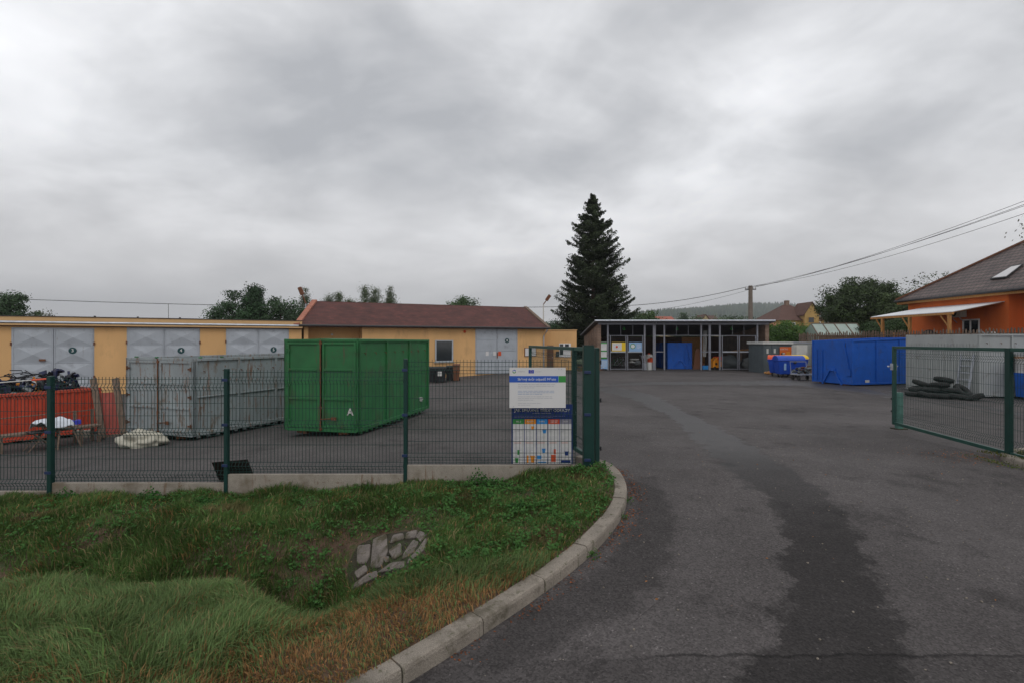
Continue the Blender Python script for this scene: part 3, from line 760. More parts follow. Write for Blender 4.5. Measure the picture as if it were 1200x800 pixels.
# ------------------------------------------------------------------ fence and gates
def mesh_panel(w, h, spikes=True, rows=None, vs=None, d=.05, r=.0024, rh=.003):
    """welded wire panel in x-z, base at z=0, with folded beads; y is its thickness"""
    mb = MB(); vs = vs if vs is not None else ([.11, h / 2 - .02, h - .12] if spikes else [.12, h / 2, h - .12])
    prof = [(0, 0)]
    for v in vs: prof += [(v - .05, 0), (v, -.04), (v + .05, 0)]
    prof.append((h, 0))
    def yo(z): return float(np.interp(z, [p[0] for p in prof], [p[1] for p in prof]))
    n = int(round(w / d))
    for i in range(n + 1):
        x = i * w / n
        pts = [(x, y, z) for z, y in prof]
        if spikes: pts = [(x, 0, -.0)] + pts[1:-1] + [(x, 0, h + .03)]
        for a, b in zip(pts, pts[1:]): mb.beam(a, b, r * 2, r * 2)
    zs = []
    for v in vs: zs += [v - .05, v + .05, v]
    lev = [.0 + .02] + sorted(zs) + [h - .005]
    full = []
    z = lev[0]; full.append(z)
    for a, b in zip([lev[0]] + [v + .05 for v in vs], [v - .05 for v in vs] + [lev[-1]]):
        k = max(1, int(round((b - a) / .2)))
        full += [a + (b - a) * q / k for q in range(k + 1)]
    full += zs
    for z in sorted(set(round(q, 4) for q in full)):
        mb.beam((0, yo(z) + rh + r, z), (w, yo(z) + rh + r, z), rh * 2, rh * 2)
    return mb
FY = 7.36
fence = thing('mesh_fence', 'dark green welded wire fence with concrete base running along the grass verge', 'fence', (-10, FY, 0))
def fz(py, y=FY): return CZ - (py - 400) / 600 * y
PX = [684, 475.5, 266, 60, -149]; tops = [421, 433, 441, 450.5]; bots = [543.3, 554, 564, 574]
ptop = [None, 420, 431.5, 440, 450]
xs = [ray(p, FY) for p in PX]
for i in range(4):
    x0, x1 = xs[i + 1] + .03, xs[i] - (.03 if i else .12); z0 = fz(bots[i]); h = fz(tops[i]) - z0 - .03
    p = mesh_panel(x1 - x0, h).build('mesh_panel', 'fence_green', fence); p.location = (x0 + 10, 0, z0)
    mb = MB(); mb.box(x0 + 10 - .02, x1 + 10 + .05 * (i == 0), -.02, .04, vh(x0, 7.2) - .5, z0 - .012); mb.build('concrete_base', 'concrete', fence, bevel=.006)
for i in range(1, 5):
    mb = MB(); zt = fz(ptop[i]); w = .05 if i != 3 else .06
    mb.box(xs[i] + 10 - w / 2, xs[i] + 10 + w / 2, -.045, .035, -1.2, zt); p = mb.build('post', 'fence_green', fence, bevel=.006)
    for q in (.16, .8, 1.38):
        mb = MB(); mb.box(xs[i] + 10 - w / 2 - .02, xs[i] + 10 + w / 2 + .01, -.058, -.046, zt - q - .02, zt - q + .02); mb.build('clamp', 'clip', p, bevel=.003)

def leaf_panel(parent, x0, x1, z0, z1, step=None):
    h = z1 - z0
    p = mesh_panel(x1 - x0, h, False, r=.0017, rh=.0022).build('mesh_infill', 'fence_green', parent); p.location = (x0, 0, z0)
# gate posts
gp = thing('gate_post', 'thick square dark green steel gate post at the end of the wire fence', 'gate post', (1.09, 7.32, 0))
mb = MB(); mb.box(-.075, .075, -.08, .08, -.6, CZ - .06); mb.build('shaft', 'fence_green', gp, bevel=.01)
mb = MB(); mb.box(-.08, .08, -.085, .085, CZ - .06, CZ - .052); mb.build('cap', 'fence_green', gp)
for z in (1.42, .82, .18):
    mb = MB(); mb.box(-.07, .02, -.105, -.082, z - .02, z + .02); mb.build('clamp', 'clip', gp, bevel=.004)
def gate(name, label, hx, hy, ex, ey, ztop, zb0, zb1, stile, side):
    L_ = math.hypot(ex - hx, ey - hy); t = thing(name, label, 'gate', (hx, hy, 0), math.atan2(ey - hy, ex - hx))
    z0 = lambda x: zb0 + (zb1 - zb0) * x / L_
    mb = MB()
    mb.beam((0, 0, ztop - .03), (L_, 0, ztop - .03), .05, .06); mb.beam((0, 0, z0(0) + .03), (L_, 0, z0(L_) + .03), .05, .06)
    mb.build('frame_rail', 'gate_green', t, bevel=.004)
    for x, w in ((.05, .1), (stile, .1), (L_ - .03, .06)):
        mb = MB(); mb.box(x - w / 2, x + w / 2, -.032, .032, z0(x) + .01, ztop - .005); mb.build('stile', 'gate_green' if w < .1 else 'fence_green', t, bevel=.005)
    leaf_panel(t, .11, stile - .06, max(z0(0), z0(stile)) + .07, ztop - .07)
    leaf_panel(t, stile + .06, L_ - .07, max(z0(stile), z0(L_)) + .07, ztop - .07)
    return t, L_
gl, GL = gate('mesh_gate', 'left green mesh gate leaf swung open into the yard behind the sign board', 1.24, 7.42, .42, 12.0, CZ - .09, .08, -.04, 1.15, 1)
for z in (.3, 1.0, 1.55):
    mb = MB(); mb.tube([(.02, -.055, z - .03), (.02, -.055, z + .03)], .012, 8); mb.beam((.02, -.055, z), (.05, -.03, z), .015); mb.build('hinge', 'black', gl)
gr, GL2 = gate('mesh_gate', 'right green mesh gate leaf standing open in front of the tyres', 7.74, 7.0, 8.23, 11.05, CZ - .10, .04, .07, 1.12, 1)
mb = MB(); mb.tube([(GL2 + .02, -.10, 1.32), (GL2 + .02, .10, 1.32)], .012, 8); mb.tube([(GL2 + .02, .10, 1.32), (GL2 + -.08, .14, 1.31)], .012, 8); mb.box(GL2 - .05, GL2 + .03, -.045, .045, 1.24, 1.38); mb.build('latch', 'steel', gr)
for z in (.35, .62): 
    mb = MB(); mb.box(GL2 + .0, GL2 + .06, -.02, .02, z - .02, z + .02); mb.build('catch', 'black', gr)
sp = gpt(1053.5, 11.6)
st = thing('gate_stop_post', 'short faded green stub post at the free end of the right gate', 'post', tuple(sp))
mb = MB(); mb.box(-.065, .065, -.05, .05, -.2, .83); mb.build('shaft', 'stub_green', st, bevel=.01)
mb = MB(); mb.box(-.13, .13, -.1, .1, .0, .02); mb.build('base_plate', 'mortar', st)
gp2 = thing('gate_post', 'green steel gate post on the kerbed island at the right', 'gate post', (7.84, 6.86, gz(7.8, 6.9)))
mb = MB(); mb.box(-.075, .075, -.08, .08, -.2, 1.9); mb.build('shaft', 'fence_green', gp2, bevel=.01)
mb = MB(); mb.box(-.08, .08, -.085, .085, 1.9, 1.91); mb.build('cap', 'fence_green', gp2)

def bar_lines(mb, x0, z0, w, n, dz, t, seed, gap=True):
    """rows of print too small to read: broken hairlines"""
    rr_ = random.Random(seed)
    for i in range(n):
        x = x0; xe = x0 + w * (1 if i < n - 1 else rr_.uniform(.4, .8)) * rr_.uniform(.9, 1)
        while x < xe:
            l = rr_.uniform(.02, .075); mb.box(x, min(x + l, xe), -.0015, 0, z0 - i * dz - t / 2, z0 - i * dz + t / 2); x += l + .009
# white information board
BW, BH = .80, .572
ib = thing('information_board', 'white board with blue and green stripe fixed on the fence beside the gate', 'sign', (ray(597, 7.28), 7.28, CZ - .94))
MB().box(0, BW, 0, .004, 0, BH).build('board', 'sheet', ib)
MB().box(0, BW * .87, -.0012, .0005, BH * .635, BH * .795).build('stripe', 'blue_sign', ib)
MB().box(BW * .873, BW, -.0012, .0005, BH * .635, BH * .795).build('green_end', 'green_sign', ib)
text('Sběrný dvůr odpadů Město', .048, 'white', ib, (BW * .145, -.003, BH * .712), 'LEFT')
fl = MB().box(BW * .34, BW * .435, -.0012, .0005, BH * .86, BH * .945).build('flag', 'eu', ib)
mb = MB()
for k in range(12):
    a = k * math.pi / 6; cx = BW * .3875 + .017 * math.cos(a); cz = BH * .9025 + .017 * math.sin(a)
    pts = []
    for q in range(10):
        rr_ = .0042 if q % 2 == 0 else .0018; b = math.pi / 2 + q * math.pi / 5; pts.append((cx + rr_ * math.cos(b), -.002, cz + rr_ * math.sin(b)))
    mb.poly(pts)
mb.build('stars', 'yellow_sign', fl)
lg = MB()
for a0, a1, mi in ((10, 110, 0), (125, 170, 0), (190, 350, 1)):
    for k in range(10):
        t0 = R(a0 + (a1 - a0) * k / 10); t1 = R(a0 + (a1 - a0) * (k + 1) / 10); c = Vector((BW * .085, -.002, BH * .905))
        lg.poly([c + Vector((math.cos(t) * r_, 0, math.sin(t) * r_)) for t, r_ in ((t0, .014), (t0, .026), (t1, .026), (t1, .014))], mi)
lg.build('emblem', ['blue_sign', 'green_sign'], ib)
text('EVROPSKÁ UNIE', .013, 'ink2', ib, (BW * .155, -.002, BH * .905), 'LEFT')
text('Fond soudržnosti', .013, 'ink2', ib, (BW * .455, -.002, BH * .905), 'LEFT')
for zp, wp_, nl_ in ((.585, .7, 3), (.28, .66, 3), (.115, .42, 2)):
    mb = MB(); bar_lines(mb, BW * .15, BH * zp, BW * wp_, nl_, .024, .006, 3 + nl_ + int(zp * 10)); mb.build('small_print', 'ink2', ib)
mb = MB(); bar_lines(mb, BW * .15, BH * .42, BW * .67, 3, .022, .008, 5); mb.build('blue_print', 'inkblue', ib)
for x, z in ((.06, .02), (.74, .55), (.70, .555)): MB().tube([(x, .001, z), (x, -.004, z)], .006, 8).build('rivet', 'steel', ib)
# waste sorting poster behind the wires
po = thing('sorting_poster', 'navy headed poster with five coloured waste columns behind the fence wires', 'poster', (ray(599.5, 7.42), 7.42, CZ - 1.765))
W_, H_ = .885, .86
MB().box(0, W_, 0, .004, 0, H_).build('board', 'navy', po)
text('JAK SPRÁVNĚ TŘÍDIT ODPADY', .058, 'white', po, (W_ / 2, -.003, H_ - .090), bold=.006)
mb = MB(); bar_lines(mb, .3, H_ - .13, .5, 1, .02, .008, 9); bar_lines(mb, .04, H_ - .17, .78, 2, .018, .004, 10); mb.build('subtitle', 'grey_sign', po)
cw = (W_ - .03) / 5
for k, (hd, mm) in enumerate((('SKLO', 'green_sign'), ('PLASTY', 'amber'), ('PAPÍR', 'sky_blue'), ('NÁPOJOVÉ\nKARTONY', 'red_sign'), ('KOV', 'grey_sign'))):
    x0 = .02 + k * cw; x1 = x0 + cw - .010
    c = MB().box(x0, x1, -.002, .0005, .0, H_ - .285).build('column', 'sheet', po, label='white poster column headed ' + hd.replace('\n', ' '))
    MB().box(x0, x1, -.002, .0005, H_ - .284, H_ - .215).build('header', mm, c)
    text(hd, .03 if k != 3 else .021, 'sheet', c, ((x0 + x1) / 2, -.004, H_ - .25), bold=.01)
    for zp, nl_ in ((.50, 3), (.39, 3), (.23, 4)):
        mb = MB(); bar_lines(mb, x0 + .012, zp, cw - .045, nl_, .017, .004, 20 + k + int(zp * 100)); ob = mb.build('small_print', 'ink2', c); ob.location = (0, -.0025, 0)
    for zp in (.300, .322): MB().box(x0 + .012, x0 + cw - .05, -.004, -.002, zp, zp + .005).build('red_print', 'red_sign', c)
    xm = x0 + cw * (.55 if k != 3 else .45); im = mm if k != 4 else 'navy'
    def bin_icon(xc, z, w, h):
        MB().extr([(xc - w / 2, -.004, z + h), (xc - w * .35, -.004, z), (xc + w * .35, -.004, z), (xc + w / 2, -.004, z + h), (xc + w * .56, -.004, z + h), (xc + w * .56, -.004, z + h * 1.2), (xc - w * .56, -.004, z + h * 1.2), (xc - w * .56, -.004, z + h)], (0, .002, 0)).build('icon', im, c)
    def block(a_, b_, c_, d_): MB().box(a_, b_, -.004, -.002, c_, d_).build('icon', im, c)
    if k == 0: block(xm - .03, xm, .13, .2); bin_icon(xm - .04, .01, .05, .06)
    if k == 1: bin_icon(xm + .02, .50, .045, .035); block(x0 + .03, x0 + .055, .01, .12); bin_icon(xm + .02, .02, .06, .08)
    if k == 2: bin_icon(xm + .02, .44, .055, .05); bin_icon(xm + .01, .16, .05, .05); block(x0 + .01, x0 + .07, .07, .12); block(x0 + .02, x0 + .14, .01, .03)
    if k == 3: block(xm - .035, xm + .03, .03, .13); block(xm, xm + .03, .14, .21)
    if k == 4: bin_icon(xm, .12, .06, .05); block(x0 + .01, x1 - .01, .01, .05)
# white notice on right gate leaf
nb = thing('notice_board', 'white notice with ochre heading hung on the right gate leaf', 'sign', (7.895, 8.22, CZ - .485), math.atan2(-4.05, -.49))
MB().box(0, .9, .05, .056, 0, .29).build('board', 'sheet', nb)
mb = MB(); bar_lines(mb, .08, .14, .75, 4, .03, .008, 77); q = mb.build('small_print', 'ink2', nb); q.location = (0, .047, 0)
q = text('PROVOZNÍ DOBA', .045, 'amber', nb, (.12, .046, .235), 'LEFT')

# ------------------------------------------------------------------ containers
def container(name, label, cx, cy, bx, by, W, L_, H, mat, legs='rust', front='doors', ribs=3, runner=.1, tilt=0, sidebar=None, hook=False, inner=None, letter=None, group=None, belly=True):
    """roll-off container; local x = long side away from the near corner, local y>0 = to the left, near end at x=0"""
    rz = math.atan2(by, bx)
    t = thing(name, label, 'container', (cx, cy, gz(cx, cy)), rz, group)
    e = .006
    # local: x 0..L (away), y 0..W (left side when looking away)
    z0 = runner; z1 = z0 + H; th = .05
    hf = lambda x: z1 + tilt * x / L_
    # floor and sub frame
    MB().box(.02, L_ - .02, .05, W - .05, z0 + .02, z0 + .10).build('floor', mat, t)
    for y in (W * .26, W * .74): MB().box(.06, L_ - .06, y - .05, y + .05, .0, z0 + .02).build('runner', 'rust', t)
    for y in (W * .2, W * .8): MB().tube([(.1, y - .07, .07), (.1, y + .07, .07)], .07, 12).build('roller', legs, t)
    # long sides : sheet, posts and rails
    for y, s in ((0, -1), (W, 1)):
        yo = lambda a: y - s * a  # inwards
        mb = MB()
        y0_, y1_ = sorted((yo(.045), yo(.06)))
        V = [(.02, y0_, z0), (L_ - .02, y0_, z0), (L_ - .02, y0_, hf(L_) - .02), (.02, y0_, hf(0) - .02)]
        mb.extr(V, (0, y1_ - y0_, 0)); 
        sw = mb.build('side_sheet', mat, t)
        for k in range(ribs + 1):
            x = .05 + (L_ - .1) * k / ribs; w = .1 if k in (0, ribs) else .07
            a, b = sorted((yo(0), yo(.044))); MB().box(x - w / 2, x + w / 2, a, b, z0, hf(x) - .071).build('side_post', mat, t, bevel=.006)
        mb = MB(); a, b = yo(.0), yo(.06)
        c = (a + b) / 2
        mb.beam((0, c, hf(0) - .035), (L_, c, hf(L_) - .035), .07, .07); 
        mb.beam((.1, c, z0 + .045), (L_ - .1, c, z0 + .045), .07, .09)
        if sidebar:
            for k in range(ribs):
                xa = .05 + (L_ - .1) * k / ribs + .05; xb = .05 + (L_ - .1) * (k + 1) / ribs - .05
                mb.beam((xa, yo(.022), z0 + H * sidebar), (xb, yo(.022), z0 + H * sidebar + .0), .04, .035)
        mb.build('side_rail', mat, t, bevel=.008)
        if belly:
            n = int(L_ / .28)
            for k in range(n if s < 0 else 0):
                x = .12 + (L_ - .3) * k / n; MB().box(x, x + .09, min(yo(.03), yo(.07)), max(yo(.03), yo(.07)), z0 - .055, z0 - .001).build('cross_member', mat, t)
        for k in range(int(L_ / .55) if s < 0 else 0):
            x = .3 + k * .55; MB().tube([(x, yo(.04), hf(x) - .33), (x, yo(-.005), hf(x) - .33), (x, yo(-.005), hf(x) - .38)], .009, 5).build('net_hook', legs if mat != 'blue_c' else mat, t)
    # end away
    MB().box(L_ - .06, L_ - .005, .065, W - .065, z0 + .0, hf(L_) - .005).build('end_wall', mat, t, bevel=.006)
    if front == 'doors':
        fr = MB(); fr.box(.0, .07, .0, .075, z0 - .0, z1 + .003); fr.box(.0, .07, W - .075, W, z0, z1 + .003); fr.box(.002, .06, .076, W - .076, z1 - .06, z1); fr.box(.002, .06, .076, W - .076, z0 - .02, z0 + .06)
        fr.build('door_frame', mat, t, bevel=.006)
        for k, (ya, yb) in enumerate(((.085, W / 2 - .03), (W / 2 + .03, W - .085))):
            za, zb = z0 + .07, z1 - .07
            d = MB().box(.02, .035, ya, yb, za, zb).build('door', 'green_rust' if False else mat, t)
            mb = MB()
            for z in (za + .03, za + (zb - za) * .34, za + (zb - za) * .68, zb - .03): mb.box(-.012, .019, ya + .06, yb - .06, z - .028, z + .028)
            for y in (ya + .03, yb - .03): mb.box(-.012, .019, y - .03, y + .03, za, zb)
            mb.build('door_frame_bars', mat, d, bevel=.006)
            yh = .08 if k == 0 else W - .08
            for z in (za + .18, za + (zb - za) * .5, zb - .2): mb = MB(); mb.tube([(-.03, yh, z - .05), (-.03, yh, z + .05)], .018, 8); mb.box(-.028, -.012, min(yh, yh + (.1 if k == 0 else -.1)), max(yh, yh + (.1 if k == 0 else -.1)), z - .02, z + .02); mb.build('hinge', legs if mat != 'green_c' else mat, d)
        mb = MB(); mb.tube([(-.03, W / 2, z0 + .0), (-.03, W / 2, z1 - .02)], .016, 8)
        for z in (z0 + .05, z0 + .55, z1 - .1): mb.box(-.034, -.006, W / 2 - .035, W / 2 + .035, z - .03, z + .03)
        mb.tube([(-.045, W / 2, z0 + .28), (-.05, W / 2 - .35, z0 + .31)], .014, 6); mb.box(-.06, -.03, W / 2 - .42, W / 2 - .3, z0 + .26, z0 + .34)
        mb.build('lock_bar', 'rust', t)
        if letter:
            o_ = text('A', .24, 'offwhite', t, (-.0145, .085 + .14, z0 + .47), bold=.02); o_.rotation_euler = (0, 0, -math.pi / 2)
            o2 = MB()
            rr_ = random.Random(3)
            for k in range(9): xx_ = L_ - .75 + rr_.random() * .16; zz_ = z0 + .28 + rr_.random() * .12; o2.box(xx_, xx_ + .05, -.004, -.001 + .045, zz_, zz_ + .035)
            o2.build('white_stencil', 'offwhite', t)
    if front == 'sheet':
        MB().box(.005, .05, .065, W - .065, z0, z1 - .005).build('end_wall', mat, t, bevel=.006)
    if front == 'hook':
        MB().box(.03, .07, .065, W - .065, z0, z1 - .005).build('end_wall', mat, t, bevel=.006)
        mb = MB(); c = W * .48
        mb.beam((-.02, c - .55, z0 - .05), (.0, c - .12, z0 + H * .33), .07, .07); mb.beam((-.02, c + .55, z0 - .05), (.0, c + .12, z0 + H * .33), .07, .07); mb.beam((0, c - .15, z0 + H * .33), (0, c + .15, z0 + H * .33), .08, .08)
        mb.tube([(-.03, c - .12, z0 + H * .30), (-.13, c, z0 + H * .30), (-.03, c + .12, z0 + H * .30)], .025, 8); mb.build('hook_frame', mat, t)
        mb = MB(); yl = W * (.80 if hook != 2 else .22)
        for y in (yl - .17, yl + .17): mb.box(-.015, .015, y - .02, y + .02, z0 + .1, z0 + H * .78)
        for k in range(6): mb.box(-.012, .012, yl - .15, yl + .15, z0 + .2 + k * .25, z0 + .225 + k * .25)
        mb.build('ladder', mat, t)
        mb = MB(); mb.beam((.0, W * .2, z0 + H * .95), (-.01, W * .08, z0 + H * .35), .06, .05); mb.box(-.03, .02, W * .04, W * .14, z0 + H * .2, z0 + H * .34); mb.build('brace', mat, t)
    return t, z0, z1
# green closed container
gcn, z0, z1 = container('green_container', 'tall green roll-off container with double doors lettered A', -3.58, 12.0, .207, .978, 1.99, 4.5, 2.18, 'green_c', letter=True, ribs=3, runner=.09)
mb = MB(); mb.add([(.03, .03, z1 - .03), (4.47, .03, z1 - .03), (4.47, 1.96, z1 - .03), (.03, 1.96, z1 - .03), (.03, 1.0, z1 + .015), (4.47, 1.0, z1 + .015)], [(0, 1, 5, 4), (4, 5, 2, 3), (0, 4, 3), (1, 2, 5)]); mb.build('lid', 'green_c', gcn)
# grey container
ggn, z0, z1 = container('grey_container', 'weathered pale grey steel container with rust streaks behind the fence', -7.8, 12.55, .346, .938, 2.46, 5.2, 1.92, 'grey_c', ribs=4, runner=.10, sidebar=.5)
for i, (x, y) in enumerate(((.2, .03), (.8, .02), (.1, 2.2), (.0, 1.3))):
    MB().blob((x, y, z1 + .01), (.06, .04, .025), 6, 4, .3, i).build('green_strap_end', 'green_c', ggn)
# blue container by the tyres
bcn, z0, z1 = container('blue_container', 'large blue roll-off container with hook frame standing at the far right of the yard', 16.16, 24.3, .97, .244, 2.37, 4.35, 2.1, 'blue_c', front='hook', ribs=3, runner=.06, tilt=.16, belly=False, hook=1)
MB().box(.75, 1.0, -.006, -.001, .16, .28).build('white_plate', 'offwhite', bcn)
# blue container parked in the shed
x = ray(782.5, 40.3)
scn, z0, z1 = container('blue_container', 'blue hook-lift container parked inside the open middle bay of the shed', ray(811, 40.3), 40.3, .02, 1, (811 - 782.5) / 600 * 40.3, 3.4, 2.06, 'blue_c', front='hook', ribs=3, runner=.05, belly=False, hook=2)
# grey container on right
rgn, z0, z1 = container('grey_container', 'big plain light grey container behind the right gate with ladder against it', 17.25, 18.9, 1, .03, 3.4, 5.0, 2.3, 'grey_c2', front='sheet', ribs=4, runner=.05, belly=False)
for k in range(4): MB().box(-.012, .004, .3 + k * .85, .34 + k * .85, z1 - .42, z1 - .36).build('wall_cleat', 'steel', rgn)
# low blue skip at the frame edge
lbn = thing('blue_skip', 'low blue skip at the right edge beyond the white notice', 'skip', (18.35, 17.35, gz(17.3, 17.6)))
mb = MB(); mb.add([(.0, .0, .08), (3.4, 0, .08), (3.4, 1.3, .08), (0, 1.3, .08), (-.0, -.12, 1.35), (3.8, -.12, 1.35), (3.8, 1.42, 1.35), (-.0, 1.42, 1.35)], [(0, 3, 2, 1), (0, 1, 5, 4), (1, 2, 6, 5), (2, 3, 7, 6), (3, 0, 4, 7)]); mb.build('tub', 'blue_c', lbn, bevel=.01)
mb = MB(); mb.beam((-.02, -.13, 1.38), (3.82, -.13, 1.38), .07); mb.beam((-.02, 1.43, 1.38), (3.82, 1.43, 1.38), .07); mb.beam((-.02, -.09, 1.38), (-.02, 1.39, 1.38), .06); mb.build('rim', 'blue_c', lbn, bevel=.006)
mb = MB(); mb.box(.2, 3.2, .15, .27, 0, .08); mb.box(.2, 3.2, 1.03, 1.15, 0, .08); mb.build('skid', 'dark_metal', lbn)
# red open skip with scrap
cx, cy = -11.66, 14.5; dx, dy = -.484, -.875
rsk = thing('red_skip', 'long open orange-red skip with ribbed sides at the left of the yard', 'skip', (cx, cy, gz(cx, cy)), math.atan2(dy, dx))
# local x towards the camera-left; local y (left of that) points away from the bench side
SL, SW, SH = 5.6, 2.2, 1.16
zb = .12
mb = MB(); mb.box(0, SL, -SW, 0, zb, zb + .06); mb.build('floor', 'red_c', rsk)
for y in (0, -SW):
    mb = MB(); n = int(SL / .17); pts = []
    s = -1 if y == 0 else 1
    for k in range(n):
        x0 = k * SL / n; x1 = (k + 1) * SL / n; w = x1 - x0
        for q, d_ in ((.0, 0), (.25, 0), (.35, .035), (.65, .035), (.75, 0)): pts.append((x0 + w * q, y + s * (.045 - d_)))
    pts.append((SL, y + s * .045))
    V = [(a, b, zb) for a, b in pts] + [(a, b, zb + SH - .06) for a, b in pts]; m_ = len(pts)
    mb.add(V, [(i, i + 1, m_ + i + 1, m_ + i) for i in range(m_ - 1)]); sd = mb.build('side_wall', 'red_c', rsk)
    sd.modifiers.new('t', 'SOLIDIFY').thickness = .006
    mb = MB(); mb.beam((-.02, y + s * .03, zb + SH - .02), (SL, y + s * .03, zb + SH - .02), .09, .08); mb.beam((0, y + s * .03, zb - .0), (SL, y + s * .03, zb), .09, .07); mb.build('side_rail', 'red_c', rsk, bevel=.006)
MB().box(-.03, .02, -SW, 0, zb, zb + SH).build('end_wall', 'red_c', rsk, bevel=.006)
MB().box(SL - .02, SL + .03, -SW, 0, zb, zb + SH).build('end_wall', 'red_c', rsk, bevel=.006)
n = int(SL / .25)
for k in range(n): MB().box(.1 + k * .25, .16 + k * .25, -SW + .02, -.03, .02, zb - .04).build('cross_member', 'dark_metal', rsk)
MB().box(.3, 5.3, -.7, -.6, 0, .06).build('runner', 'dark_metal', rsk); MB().box(.3, 5.3, -1.6, -1.5, 0, .06).build('runner', 'dark_metal', rsk)
# the side facing the bench is y=0?  scrap heap lying inside
hp = thing('scrap_heap', 'dark tangle of discarded electronics and blue casings heaped in the red skip', 'scrap', (cx, cy, gz(cx, cy) + zb + .06), math.atan2(dy, dx))
def junk(n, xr, yr, hfn, mats, name, sz, seed):
    rr_ = random.Random(seed); mb = MB()
    for k in range(n):
        x = rr_.uniform(*xr); y = rr_.uniform(*yr); top = hfn(x, y); z = top * rr_.uniform(.35, 1)
        s = [rr_.uniform(*sz) for _ in range(3)]; s[rr_.randrange(3)] *= .22
        m_ = Matrix.Rotation(rr_.uniform(0, 6.3), 4, 'Z') @ Matrix.Rotation(rr_.gauss(0, .5), 4, 'X') @ Matrix.Rotation(rr_.gauss(0, .4), 4, 'Y')
        vs = [m_ @ Vector((a * s[0], b * s[1], c * s[2])) + Vector((x, y, z)) for a, b, c in ((-1, -1, -1), (1, -1, -1), (1, 1, -1), (-1, 1, -1), (-1, -1, 1), (1, -1, 1), (1, 1, 1), (-1, 1, 1))]
        mb.add(vs, [(0, 3, 2, 1), (4, 5, 6, 7), (0, 1, 5, 4), (1, 2, 6, 5), (2, 3, 7, 6), (3, 0, 4, 7)])
    return mb.build(name, mats, hp, bevel=.006)
hh_ = lambda x, y: 1.12 + .45 * math.exp(-((y + 1.1) / .8) ** 2) * (.75 + .3 * math.sin(x * 2.1 + 1))
j = junk(800, (.25, SL - .3), (-SW + .2, -.2), hh_, 'blackjunk', 'dark_casings', (.03, .12), 5); j['kind'] = 'stuff'
j = junk(110, (.2, 2.4), (-1.9, -.2), lambda x, y: hh_(x, y) + .08, 'navyjunk', 'blue_casings', (.04, .13), 6); j['kind'] = 'stuff'
j = junk(150, (.2, SL - .5), (-SW + .3, -.15), lambda x, y: hh_(x, y) + .06, 'lightjunk', 'pale_frames', (.006, .12), 8); j['kind'] = 'stuff'
j = junk(14, (.3, 1.4), (-1.4, -.2), lambda x, y: hh_(x, y) + .12, 'amber', 'ochre_boards', (.01, .13), 9); j['kind'] = 'stuff'
mb = MB(); rr_ = random.Random(4)
for k in range(60):
    x = rr_.uniform(.8, 5.2); y = rr_.uniform(-1.6, -.2); z = hh_(x, y) + .08; pts = [(x + q * .1 * rr_.uniform(.5, 1.5), y + .08 * math.sin(q * 1.3 + k), z + .08 * math.sin(q * .9 + k)) for q in range(6)]
    mb.tube(pts, .012, 5)
j = mb.build('cable_tangle', 'blackjunk', hp); j['kind'] = 'stuff'
a = Vector((-12.62, 12.75, CZ - 1.0 + .0)); 
pl = thing('barrier_pole', 'thin pale pole with red tips laid across the scrap in the skip', 'pole', (-12.62, 12.6, CZ - 47 / 600 * 12.6))
b = Vector((ray(54, 13.2), 13.2, CZ - 43.5 / 600 * 13.2)) - pl.location; a = Vector((-.12, -.3, -.03))
d_ = (b - a); MB().tube([a + d_ * .05, a + d_ * .76], .014, 8).build('shaft', 'offwhite', pl)
MB().tube([a - d_ * .6, a + d_ * .05], .02, 8).build('red_tip', 'pvc', pl); MB().tube([a + d_ * .76, b], .022, 8).build('red_tip', 'pvc', pl)

# bench with back rail in front of the skip
bn = Vector((-10.9, 13.9, 0)); bdir = Vector((-.484, -.875, 0))
be = thing('long_bench', 'long dark plank bench with thin back rail in front of the red skip', 'bench', (ray(112, 13.3), 13.3, gz(-10.8, 13.3)), math.atan2(-.875, -.484))
BL = 4.2
MB().box(0, BL, -.0, .34, .40, .45).build('seat', 'oldwood', be, bevel=.006)
MB().tube([(0, -.04, .80), (BL, -.04, .80)], .012, 8).build('back_rail', 'oldwood', be)
for x in (.05, .42, 1.9, 2.15, 3.9):
    MB().box(x - .03, x + .03, -.075, -.03, 0, .82).build('leg', 'oldwood', be); MB().box(x - .03, x + .03, .27, .32, 0, .399).build('leg', 'oldwood', be)
# folding chair
ch = thing('folding_chair', 'dark backed folding chair with tubular legs standing before the bench', 'chair', tuple(gpt(46, 11.9)), R(-35))
mb = MB(); mb.blob((0, .19, .66), (.19, .022, .10), 14, 8, .02, 1); mb.build('backrest', 'black', ch, smooth=True)
MB().box(-.19, .19, -.2, .18, .42, .445).build('seat', 'black', ch, bevel=.01)
for s in (-1, 1):
    MB().tube([(s * .19, -.24, 0), (s * .19, .1, .43), (s * .18, .2, .72)], .012, 8).build('leg', 'oldwood', ch); MB().tube([(s * .17, .27, 0), (s * .17, -.12, .42)], .012, 8).build('leg', 'oldwood', ch)
